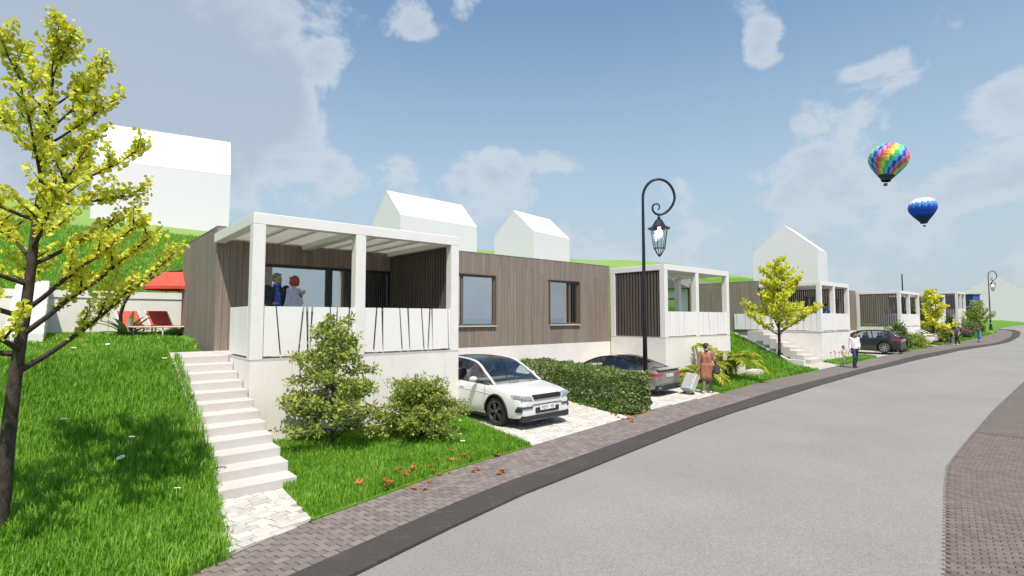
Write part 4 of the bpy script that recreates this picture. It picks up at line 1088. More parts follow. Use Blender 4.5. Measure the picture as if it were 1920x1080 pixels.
def plant(name, base, label, cat, group, mat, leaf, aspect, shape, fold=.3, lo=.004, names=('trunk', 'crown'), rz=0., **k):
    root = empty(name, base, rz); tag(root, label, cat, group)
    tubes, P, D = grow(**k)
    w = MB()
    for i, (pts, rad) in enumerate(tubes): w.tube([tuple(p) for p in pts], list(rad), 10 if i == 0 else 5, cap=False)
    w.build(names[0], MATS['bark'], root, smooth=True, fix=False)
    V, F, rn = leaves_np(P, D, leaf, aspect, fold, .15, shape)
    mesh_np(names[1], V, F, MATS[mat], root, rnd=rn)
    return root
def move_to(px, py, z): v = on_z(px, py, z); return (v.x, v.y, z)
# foreground yellow tree and its relatives along the street
tb = (-.42, 7.85); tz = float(terrain(*tb)) - .02
plant('yellow_tree', (*tb, tz), 'large foreground tree with yellow leaves at the left edge', 'tree', 'yellow leaved trees', 'ginkgo_leaf', .038, .8, 'fan', .3,
      H=5.15, r0=.078, crown=1.9, z0=.31, nb=25, seed=11, rise=(8, 40), lean=(.22, -.17), sub=6, sublen=.34, dens=190, sleeve=.042, prof_pow=.85, az_bias=(R(-41), .22), top=.30)
tb = on_z(1452, 679, .12)
plant('yellow_tree', (tb.x - 1.75, tb.y - .95, float(terrain(tb.x - 1.75, tb.y - .95)) - .05), 'yellow leaved tree above the palms in front of the second house', 'tree', 'yellow leaved trees', 'ginkgo_leaf', .095, .85, 'fan', .3,
      H=5.3, r0=.085, crown=2.4, z0=.25, nb=27, seed=23, rise=(10, 40), sub=6, sublen=.36, dens=60, sleeve=.07, top=.22)
plant('yellow_tree', (60.1, 10.9, float(terrain(60.1, 10.9)) - .05), 'small yellow tree among the shrubs at the far houses', 'tree', 'yellow leaved trees', 'ginkgo_leaf', .14, .85, 'fan', .3,
      H=4.7, r0=.08, crown=2.0, z0=.18, nb=28, seed=31, rise=(14, 36), sub=6, sublen=.38, dens=26, sleeve=.1, top=.22)
plant('yellow_tree', (77.0, 10.0, float(terrain(77.0, 10.0)) - .05), 'farthest yellow green bushy tree beside the far street lamp', 'tree', 'yellow leaved trees', 'shrub_leaf', .16, .8, 'leaf', .3,
      H=3.4, r0=.08, crown=2.0, z0=.15, nb=26, seed=41, rise=(14, 40), sub=7, sublen=.42, dens=22, sleeve=.14, top=.35)
# shrubs on the lawn
s1 = on_z(622, 838, .05); s2 = on_z(786, 822, .05)
plant('tall_shrub', (s1.x, s1.y, .03), 'tall airy green shrub in front of the near terrace', 'shrub', 'shrubs on the near lawn', 'shrub_leaf', .088, .52, 'leaf', .25, names=('stems', 'foliage'),
      H=2.42, r0=.028, crown=1.22, z0=.05, nb=42, seed=15, rise=(0, 44), droop=.20, sub=8, sublen=.42, dens=70, sleeve=.085, top=.24, prof_pow=.8, sub_el=8, up=.1)
plant('low_shrub', (s2.x, s2.y, .03), 'low spreading green shrub beside the tall one near the white car', 'shrub', 'shrubs on the near lawn', 'shrub_leaf', .075, .5, 'leaf', .25, names=('stems', 'foliage'),
      H=.72, r0=.022, crown=1.10, z0=.06, nb=54, seed=8, rise=(14, 62), droop=.30, sub=8, sublen=.36, dens=92, sleeve=.07, top=.45, prof_pow=.45, sub_el=8, up=.1)

# hedge
def hedge():
    a0, a1 = Vector((11.62, 8.52)), Vector((13.25, 14.15)); root = empty('hedge', (a0.x, a0.y, 0)); tag(root, 'clipped green box hedge between the two driveways', 'hedge')
    d = (a1 - a0); L = d.length; d.normalize(); n = Vector((d.y, -d.x)); W, H = .56, .98
    root.rotation_euler = (0, 0, math.atan2(d.y, d.x))
    w = MB(); r = random.Random(4)
    for i in range(26):
        x = .1 + (L - .2) * i / 25; y = r.uniform(-.2, .2); w.tube([(x, y, -.05), (x + r.uniform(-.1, .1), y + r.uniform(-.1, .1), .4), (x + r.uniform(-.2, .2), y + r.uniform(-.25, .25), .8)], [.02, .014, .006], 5)
    w.build('stems', MATS['bark'], root)
    N = 15500
    P = np.stack([rng.uniform(0, L, N), rng.uniform(-W, W, N), rng.uniform(.05, H, N)], 1)
    # most leaves sit in the outer skin
    face = rng.integers(0, 7, N); dep = np.abs(rng.normal(0, .06, N))
    P[face <= 1, 1] = (W - dep)[face <= 1]; P[face == 2, 1] = (-W + dep)[face == 2]; P[face == 3, 1] = (-W + dep)[face == 3]
    P[(face == 4) | (face == 5), 2] = (H - dep)[(face == 4) | (face == 5)]; e = (face == 6) & (rng.random(N) < .8); P[e, 0] = dep[e]
    wob = .035 * np.sin(P[:, 0] * 5.1) + .03 * np.sin(P[:, 0] * 11 + P[:, 2] * 7) + .02 * np.sin(P[:, 1] * 9 + P[:, 0] * 3)
    P[:, 2] += wob * (P[:, 2] > .3); P[:, 1] *= 1 + wob * .8
    C = np.stack([P[:, 0], P[:, 1] * .15, np.full(N, .45)], 1); out = unit(P - C + rng.normal(0, .35, (N, 3)))
    V, F, rn = leaves_np(P, out + np.array([0, 0, -.15]) + rng.normal(0, .5, (N, 3)), .085, .55, .2, .1)
    mesh_np('foliage', V, F, MATS['hedge_leaf'], root, rnd=rn)
hedge()

def bush(name, x, y, rx, ry, h, n, leaf, mat, label, group=None, seed=1, cat='shrub', z=None):
    """rounded shrub: stems fan out, leaves in clumps at their ends"""
    r = np.random.default_rng(seed); z = float(terrain(x, y)) if z is None else z
    root = empty(name, (x, y, z)); tag(root, label, cat, group); w = MB(); LP = []
    ns = 46
    for i in range(ns):
        az = r.uniform(0, 2 * math.pi); t = r.uniform(0, 1) ** .6; e = (math.cos(az) * rx * t, math.sin(az) * ry * t, h * math.sqrt(max(.08, 1 - t * t * .92)) * r.uniform(.82, 1.08))
        pts = [(0, 0, 0), (e[0] * .35, e[1] * .35, e[2] * .55), e]; w.tube(pts, [.022, .012, .004], 4, cap=False)
        for s in range(5):
            f = r.uniform(.45, 1.05); c = np.array([e[0] * f, e[1] * f, e[2] * (f * .8 + .2)]); m = n // (ns * 5)
            LP.append(c + r.normal(0, 1, (m, 3)) * np.array([rx, ry, h]) * .085)
    w.build('stems', MATS['bark'], root, fix=False); P = np.concatenate(LP); P = P[P[:, 2] > .03]
    V, F, rn = leaves_np(P, unit(P - np.array([0, 0, h * .3])) + rng.normal(0, .7, (len(P), 3)), leaf, .55, .25, .1)
    mesh_np('foliage', V, F, MATS[mat], root, rnd=rn)
bush('shrub', 46.3, 10.55, .95, .9, 1.95, 3400, .16, 'hedge_leaf', 'leafy green shrub half hiding the tail of the black car', 'shrubs along the far gardens', 1)
bush('shrub', 49.6, 11.0, .9, .8, 1.35, 1600, .15, 'dark_leaf', 'small dark shrub right of the black car', 'shrubs along the far gardens', 2)
bush('shrub', 52.3, 10.55, 1.8, .8, 1.15, 3000, .15, 'shrub_leaf', 'low broad shrub in front of the white saloon', 'shrubs along the far gardens', 3)
bush('shrub', 62.2, 10.6, 2.6, .8, 1.6, 3600, .2, 'shrub_leaf', 'wide olive shrub behind the mother and child', 'shrubs along the far gardens', 4)
bush('shrub', 59.6, 12.4, .8, .8, 2.2, 1500, .18, 'dark_leaf', 'dark shrub at the foot of the small yellow tree', 'shrubs along the far gardens', 5)
bush('shrub', 66.5, 10.9, 2.0, .9, 2.3, 2600, .22, 'dark_leaf', 'tall dark green shrub before the last slatted terrace', 'shrubs along the far gardens', 6)
bush('shrub', 73.6, 10.2, 1.9, .8, 1.5, 2200, .2, 'hedge_leaf', 'green shrub behind the girl in the blue dress', 'shrubs along the far gardens', 7)
bush('shrub', 78.5, 10.2, 1.0, .7, .9, 900, .18, 'hedge_leaf', 'low green shrub at the foot of the far street lamp', 'shrubs along the far gardens', 8)

# palms: arching feathered fronds
def palm(x, y, n, L, label, seed, hub=.25):
    r = np.random.default_rng(seed); z = float(lawn_z(x, y)); root = empty('palm', (x, y, z)); tag(root, label, 'palm', 'young palms beside the second terrace')
    MB().lathe([(0, 0), (.10, 0), (.08, hub * .6), (.05, hub), (0, hub + .03)], 10).build('trunk', MATS['bark'], root)
    for i in range(n):
        az = i * 2.39996 + r.normal(0, .2); el = R(r.uniform(38, 78)); l = L * r.uniform(.75, 1.15); p = np.array([0, 0, hub * .9]); d = np.array([math.cos(az) * math.cos(el), math.sin(az) * math.cos(el), math.sin(el)])
        pts = [p]; k = 16
        for j in range(k): d = unit(d + np.array([0, 0, -.070 - .010 * j])); pts.append(pts[-1] + d * l / k)
        pts = np.array(pts); w = MB(); w.tube([tuple(q) for q in pts], [.012 * (1 - j / k) + .003 for j in range(k + 1)], 5, cap=False)
        fr = w.build('frond', MATS['palm_leaf'], root, fix=False)
        at = fr.data.attributes.new('rnd', 'FLOAT', 'POINT'); at.data.foreach_set('value', np.full(len(fr.data.vertices), .8, np.float32))
        P, D, S = [], [], []
        for j in np.linspace(3, k, 24):
            a = int(min(j, k - 1)); q = pts[a] + (pts[min(a + 1, k)] - pts[a]) * (j - a); tdir = unit(pts[min(a + 1, k)] - pts[max(a - 1, 0)]); sd = perp(tdir)
            for s in (-1, 1):
                P.append(q); D.append(unit(sd * s * .9 + tdir * .7 + np.array([0, 0, -.25]) + r.normal(0, .05, 3))); S.append(l * .30 * (1 - abs(j / k - .5) * 1.1) + .05)
        P, D, S = np.array(P), np.array(D), np.array(S)
        V, F, rn = leaves_np(P, D, S, .21, .1, .12, Nrm=np.tile([0, 0, 1.], (len(P), 1)))
        mesh_np('leaflets', V, F, MATS['palm_leaf'], fr, rnd=np.clip(rn * .6 + r.uniform(0, .4), 0, 1))
palm(20.3, 10.35, 13, 1.75, 'larger yellow green palm in front of the second terrace', 3, .35)
palm(18.0, 10.15, 12, 1.30, 'smaller yellow green palm behind the woman in the coat', 6, .2)
def agave(px, py, Y, label):
    q = on_y(px, py, Y); z = float(terrain(q.x, Y)); root = empty('broadleaf_plant', (q.x, Y, z)); tag(root, label, 'plant')
    r = np.random.default_rng(2); b = MB(); rn = []
    for i in range(13):
        az = i * 2.4; el = R(r.uniform(35, 78)); d = np.array([math.cos(az) * math.cos(el), math.sin(az) * math.cos(el), math.sin(el)]); p = np.zeros(3); l = r.uniform(.7, 1.15); rows = []; k = 7
        for j in range(k):
            s = perp(d) * .085 * math.sin(math.pi * min(.98, (j / (k - 1)) * .95 + .06)); rows.append([tuple(p - s), tuple(p - np.array([0, 0, .02])), tuple(p + s)]); d = unit(d + np.array([0, 0, -.16])); p = p + d * l / (k - 1)
        f = MB(); f.grid(rows); o = f.build('leaf', MATS['dark_leaf'], root, fix=False); at = o.data.attributes.new('rnd', 'FLOAT', 'POINT'); at.data.foreach_set('value', np.full(len(o.data.vertices), r.uniform(0, 1), np.float32))
agave(240, 622, 19.2, 'broad leaved green plant at the foot of the parasol')

# pale garden blocks by the palms
def rock(x, y, sx, sy, sz, rz, label, seed):
    bm = bmesh.new(); bmesh.ops.create_cube(bm, size=1); bmesh.ops.bevel(bm, geom=bm.edges[:], offset=.13, segments=2, affect='EDGES'); r = random.Random(seed)
    for v in bm.verts: v.co = ((v.co.x + r.uniform(-.04, .04)) * sx, (v.co.y + r.uniform(-.04, .04)) * sy, (v.co.z + .5 + r.uniform(-.03, .03)) * sz)
    me = bpy.data.meshes.new('garden_stone'); bm.to_mesh(me); bm.free(); o = link('garden_stone', me, MATS['white_stone']); o.location = (x, y, float(lawn_z(x, y)) - .03); o.rotation_euler = (0, 0, rz)
    tag(o, label, 'stone', 'pale garden stones')
rock(22.9, 10.35, .95, .55, .28, R(8), 'flat pale garden stone right of the palms', 1)
rock(22.4, 10.95, .7, .5, .55, R(-14), 'taller pale garden stone behind the flat one', 2)

# ------------------------------------------------------------------ grass
def blades(name, P, h0, h1, w, mat, bend=.5, label='', cat='grass', seed=0, tuft=True):
    n = len(P); r = np.random.default_rng(seed); az = r.uniform(0, 2 * np.pi, n)
    ln = np.stack([np.cos(az), np.sin(az), np.zeros(n)], 1); sd = np.stack([-np.sin(az), np.cos(az), np.zeros(n)], 1)
    clump = np.clip(.5 + .34 * np.sin(P[:, 0] * 3.1 + 1.3 * np.sin(P[:, 1] * 2.3)) * np.sin(P[:, 1] * 3.7 + np.sin(P[:, 0] * 1.9)) + .3 * np.sin(P[:, 0] * 9.7 + 2 * np.sin(P[:, 1] * 6.1)) * np.sin(P[:, 1] * 11.3 + P[:, 0] * 2.2), 0, 1)
    h = (h0 + (h1 - h0) * r.random(n) * (.55 + .45 * clump))[:, None]; b = (bend * r.uniform(.2, 1.2, n))[:, None]; W = w * r.uniform(.7, 1.3, n)[:, None]
    up = np.array([0, 0, 1.])
    m = P + ln * h * b * .28 + up * h * .55; tip = P + ln * h * b + up * h * (1 - .25 * b)
    V = np.stack([P - sd * W / 2, P + sd * W / 2, m + sd * W * .42, m - sd * W * .42, tip], 1).reshape(-1, 3)
    k = np.arange(n)[:, None] * 5
    F4 = (np.array([[0, 1, 2, 3]]) + k); F3 = np.array([[3, 2, 4]]) + k
    F = np.concatenate([np.concatenate([F4[:, [0, 1, 2]], F4[:, [0, 2, 3]]]), F3])
    o = mesh_np(name, V, F, MATS[mat], rnd=np.repeat(np.clip(r.random(n) * .6 + .42 * clump, 0, 1), 5)); tag(o, label, cat, kind='stuff'); return o
def scatter_quad(q, n, zf, seed):
    r = np.random.default_rng(seed); s, t_ = r.random(n), r.random(n); (a, b), (c, d), (e, f), (g, h) = q[:4]
    x = (a * (1 - s) + c * s) * (1 - t_) + (g * (1 - s) + e * s) * t_; y = (b * (1 - s) + d * s) * (1 - t_) + (h * (1 - s) + f * s) * t_
    return np.stack([x, y, zf(x, y) - .005], 1)
def visible(P, m=.06):
    F = P[:, 0] * math.cos(YAW) + P[:, 1] * math.sin(YAW); l = P[:, 0] * math.sin(YAW) - P[:, 1] * math.cos(YAW); d = F * math.cos(PITCH) + (P[:, 2] - EYE) * math.sin(PITCH); v = -F * math.sin(PITCH) + (P[:, 2] - EYE) * math.cos(PITCH)
    return (d > .3) & (np.abs(l / np.maximum(d, .01)) < 960 / FOC + .25) & (np.abs(v / np.maximum(d, .01)) < 540 / FOC + .3)
# near lawn left of the stairs: denser close to the lens
def near_lawn():
    r = np.random.default_rng(3); n = 330000
    x = r.uniform(-9, 1.76, n); y = r.uniform(5.0, 14.6, n)
    z = terrain(x, y); P = np.stack([x, y, z - .005], 1)
    d = x * math.cos(YAW) + y * math.sin(YAW)
    pathx = np.interp(y, [6.0, 6.24, 8.4], [1.35, 1.42, 1.72])
    k = visible(P) & (y > Yg(x) + .01 + .05 * r.random(n)) & (r.random(n) < np.clip(8.5 / np.maximum(d, 1), .35, 1)) & (x < pathx + r.normal(0, .035, n))
    # stray blades leaning over the edges of the steps, path and pavement
    n2 = 1500; y2 = r.uniform(6.2, 12.6, n2); x2 = np.interp(y2, [6.0, 6.24, 8.4, 12.6], [1.35, 1.42, 1.72, 1.80]) + r.normal(.01, .035, n2)
    n3 = 1600; x3 = r.uniform(-3, 1.4, n3); y3 = Yg(x3) + r.normal(.0, .035, n3)
    E = np.stack([np.concatenate([x2, x3]), np.concatenate([y2, y3]), np.concatenate([terrain(np.minimum(x2, 1.6), y2), np.zeros(n3)]) - .01], 1)
    blades('lawn_grass', np.concatenate([P[k], E]), .05, .23, .0105, 'grass_blade', .55, 'tall bright green grass of the sloping lawn left of the stairs', seed=5)
    n = 60000; x = r.uniform(-10, 3, n); y = r.uniform(14.5, 21.7, n); P = np.stack([x, y, terrain(x, y) - .005], 1); k = visible(P) & ~((x > 1.7) & (y < 14.6)) & ~((x > 2.6) & (y < 19.3))
    blades('lawn_grass', P[k], .06, .2, .02, 'grass_blade', .5, 'green grass of the back garden in front of the retaining wall', seed=6)
    n = 150000; x = r.uniform(-12, 26, n); y = 22.2 + 20.5 * r.random(n) ** 1.5; P = np.stack([x, y, terrain(x, y) - .01], 1); k = visible(P)
    blades('hill_grass', P[k], .10, .30, .035, 'grass_hill', .5, 'green meadow grass on the hill above the retaining wall', seed=7)
near_lawn()
LG = [(62000, .04, .15, .010, 'short green grass around the two shrubs on the near lawn'), (42000, .05, .20, .016, 'green grass under the palms and the yellow tree'), (9000, .06, .2, .03, 'strip of grass behind the walking man and child'),
      (9000, .06, .2, .03, 'strip of grass between the black car and the white saloon'), (14000, .06, .2, .04, 'grass at the far end of the street')]
for i, (q, g) in enumerate(zip(LAWNS, LG)):
    P = scatter_quad(q, g[0], lawn_z, 50 + i); P = P[P[:, 1] > np.where(P[:, 0] < 74, Yg(P[:, 0]), 8.8) + .02]
    blades('lawn_grass', P, g[1], g[2], g[3], 'grass_blade', .5, g[4], seed=60 + i)
def gap_lawn():
    r = np.random.default_rng(9); n = 42000; x = r.uniform(23.5, 31, n); y = r.uniform(9.4, 15, n); P = np.stack([x, y, terrain(x, y) - .005], 1); k = (y > Yg(x) + .05) & (x < 28.0) & ~((x > 27.0) & (y < 9.55 + (x - 27.0) * .4))
    blades('lawn_grass', P[k], .08, .26, .022, 'grass_blade', .5, 'green grass on the slope between the second terrace and stairs', seed=70)
gap_lawn()
# ------------------------------------------------------------------ daisies, fallen leaves, poppies
def daisy_mesh():
    root = empty('daisy'); MB().tube([(0, 0, 0), (.01, .005, .12), (.02, 0, .20)], .003, 4).build('stem', MATS['stem_green'], root)
    b = MB()
    for i in range(10):
        a = 2 * math.pi * i / 10; c, s = math.cos(a), math.sin(a); b.add([(.02 + .008 * c, .008 * s, .20), (.02 + .022 * c - .008 * s, .022 * s + .008 * c, .206), (.02 + .034 * c, .034 * s, .203), (.02 + .022 * c + .008 * s, .022 * s - .008 * c, .206)], [(0, 1, 2, 3)])
    b.build('petals', MATS['petal_white'], root, fix=False); MB().lathe([(0, .213), (.008, .211), (.010, .203), (0, .2)], 8, (.02, 0, 0)).build('centre', MATS['petal_yellow'], root)
    return root
proto = daisy_mesh(); first = True
spots = [(150, 640), (158, 652), (270, 715), (302, 725), (138, 728), (140, 742), (453, 722), (523, 782), (566, 790), (430, 812), (435, 828), (395, 845), (348, 860), (470, 897), (466, 912), (665, 913), (628, 862), (652, 840), (613, 825), (690, 777), (212, 865), (235, 905), (128, 860), (270, 852), (505, 815), (88, 680), (365, 755), (290, 790), (258, 852)]
pxs = [(x / 2, y / 2 + 540) if False else (x * .5, 540 + y * .5) for x, y in [(300, 640 - 20), (318, 665), (540, 705), (602, 745), (276, 752), (280, 808), (904, 725), (1046, 1030), (1134, 1008)]]
for i, (px, py) in enumerate([(75, 705), (78, 716), (135, 716), (150, 727), (70, 742), (227, 722), (262, 799), (284, 792), (215, 818), (174, 862), (198, 836), (237, 900), (233, 912), (333, 928), (313, 855), (326, 841), (345, 808), (107, 907), (64, 835), (129, 846), (124, 860), (305, 845), (222, 712), (183, 674), (50, 648), (250, 800)]):
    zz = .8
    for _ in range(12):
        q = on_z(px, py, zz + .18); zz = float(terrain(q.x, q.y))
    o = proto if first else copy_tree(proto); first = False
    sc = random.uniform(1.2, 1.9); o.location = (q.x, q.y, zz + random.uniform(.03, .08)); o.scale = (sc, sc, 1); o.rotation_euler = (random.uniform(-.35, .35), random.uniform(-.35, .35), random.uniform(0, 6))
    tag(o, 'white daisy standing in the long grass of the left lawn', 'flower', 'daisies in the lawn left of the stairs')
for i, (px, py) in enumerate([(832, 812), (848, 822), (864, 818), (822, 820), (868, 830), (778, 818)]):
    q = on_z(px, py, .2); o = copy_tree(proto); o.location = (q.x, q.y, .04); o.rotation_euler = (0, 0, i); tag(o, 'white daisy in the grass near the front of the white car', 'flower', 'daisies beside the driveway')
def leaf_mesh(k):
    r = random.Random(k); b = MB(); pts = []; n = 11
    for i in range(n):
        a = 2 * math.pi * i / n; rr = .055 * (1 if i % 2 == 0 else .55) * r.uniform(.8, 1.15); pts.append((rr * math.cos(a), rr * math.sin(a) * .8, .012 + r.uniform(0, .03)))
    b.add([(0, 0, .008)] + pts, [(0, i + 1, (i + 1) % n + 1) for i in range(n)]); b.tube([(.05, 0, .02), (.10, .01, .03)], .003, 4)
    me = b.mesh('fallen_leaf', fix=False); me.materials.append(MATS['rust_leaf']); at = me.attributes.new('rnd', 'FLOAT', 'POINT'); at.data.foreach_set('value', np.full(len(me.vertices), (k * .27) % 1, np.float32)); return me
lm = [leaf_mesh(k) for k in range(6)]
A1 = [(776, 875), (773, 884), (768, 890), (748, 884), (762, 897), (722, 905), (730, 913), (725, 917), (672, 912), (682, 916), (806, 880), (812, 886), (824, 886), (820, 869), (846, 868), (862, 860), (868, 858), (884, 864), (932, 851), (804, 899), (776, 911), (798, 912), (888, 880), (896, 877), (942, 881), (936, 884), (846, 850), (842, 882), (742, 889)]
A2 = [(1148, 776), (1154, 779), (1172, 778), (1180, 784), (1196, 775), (1205, 774), (1160, 783), (1186, 790), (1192, 780), (1210, 772), (1176, 772), (1166, 786)]
for i, (px, py) in enumerate(A1 + A2):
    q = on_z(px, py, .05 if i < len(A1) else .02); o = bpy.data.objects.new('fallen_leaf', lm[i % 6]); COL.objects.link(o)
    lawn_ = i < len(A1) and q.y > float(Yg(q.x)); o.location = (q.x, q.y, .085 if lawn_ else .012); o.rotation_euler = (random.uniform(-.3, .3), random.uniform(-.3, .3), random.uniform(0, 6)); s = random.uniform(.8, 1.5); o.scale = (s, s, s)
    if i < len(A1): tag(o, 'orange red autumn leaf fallen at the edge of the near pavement', 'leaf', 'fallen leaves along the near lawn')
    else: tag(o, 'orange red autumn leaf fallen at the street end of the hedge', 'leaf', 'fallen leaves at the hedge')
def poppies():
    for i, (x, y) in enumerate([(33.2, 10.5), (33.7, 10.6), (34.2, 10.4), (34.6, 10.7), (35.3, 10.5), (35.9, 10.6), (33.4, 10.75), (34.9, 10.3)]):
        r_ = empty('poppy', (x, y, float(lawn_z(x, y)))); h = random.uniform(.35, .6)
        MB().tube([(0, 0, 0), (.02, 0, h)], .006, 4).build('stem', MATS['stem_green'], r_); MB().lathe([(0, h - .01), (.03, h), (.055, h + .045)], 7, (.02, 0, 0)).build('petals', MATS['petal_red'], r_)
        tag(r_, 'red poppy in the strip of grass behind the walking man', 'flower', 'poppies below the second terrace')
poppies()

# ================================================================== cars
M_plain('tyre', (.018, .018, .018), .8, var=.2)
M_plain('alloy', (.55, .56, .58), .28, metal=.9, var=.05)
M_plain('dark_alloy', (.16, .165, .17), .35, metal=.8, var=.05)
M_plain('car_plastic', (.022, .022, .023), .55, var=.1)
M_plain('car_seat', (.03, .03, .032), .8, var=.15)
M_plain('plate_white', (.75, .75, .72), .5, var=.02)
M_plain('plate_ink', (.03, .03, .035), .6)
M_plain('chrome', (.7, .7, .71), .15, metal=1.)
M_plain('lens_red', (.50, .012, .012), .2, coat=.6)
M_plain('lens_clear', (.62, .66, .70), .08, metal=.55, coat=.8)
M_glass('car_glass', (.84, .88, .88), .06)
M_glass('dark_glass', (.16, .17, .18), .14)
def paint(n, c, metal=0., rough=.32):
    m, nt, out = new_mat(n); t = NT(nt); p = t.pbsdf(t.mix(t.rng(t.noise(2, 3), .3, .7), [x * .97 for x in c], c), rough, metal, None, .5, 1.0); t.l(p.outputs[0], out.inputs[0]); return m
paint('paint_white', (.74, .735, .71)); paint('paint_grey', (.30, .285, .26), .55, .3); paint('paint_black', (.016, .016, .018)); paint('paint_darkgreen', (.03, .045, .04)); paint('paint_red', (.62, .05, .03)); paint('roof_black', (.014, .015, .018))

def wheel_mesh(r, w, spokes, twin, alloy):
    root = empty('wheel')
    MB().lathe([(r * .66, -w / 2 + .005), (r * .90, -w / 2), (r * .985, -w * .36), (r, -w * .2), (r, w * .2), (r * .985, w * .36), (r * .90, w / 2), (r * .66, w / 2 - .005), (r * .64, 0), (r * .66, -w / 2 + .005)], 32, axis='x').build('tyre', MATS['tyre'], root, sharp=50)
    b = MB(); b.lathe([(r * .665, -w / 2 + .012), (r * .70, -w / 2 - .003), (r * .66, -w / 2 - .006), (r * .63, -w / 2 + .03), (r * .61, w * .3)], 32, axis='x')
    for k in range(spokes):
        a0 = 2 * math.pi * k / spokes
        for o in ((-.13, .13) if twin else (0,)):
            a, c = a0 + o * .55, a0 + o * 1.15
            p = Vector((-w / 2 + .012, r * .12 * math.cos(a), r * .12 * math.sin(a))); q = Vector((-w / 2 + .018, r * .645 * math.cos(c), r * .645 * math.sin(c)))
            b.bar(p, q, r * (.085 if twin else .15), .022, up=(1, 0, 0))
    b.lathe([(0, -w / 2 - .004), (r * .10, -w / 2 - .004), (r * .14, -w / 2 + .015), (r * .15, -w / 2 + .04)], 16, axis='x')
    b.build('rim', MATS[alloy], root, sharp=40)
    MB().lathe([(0, w * .05), (r * .52, w * .05)], 24, axis='x').build('brake_disc', MATS['car_plastic'], root)
    return root

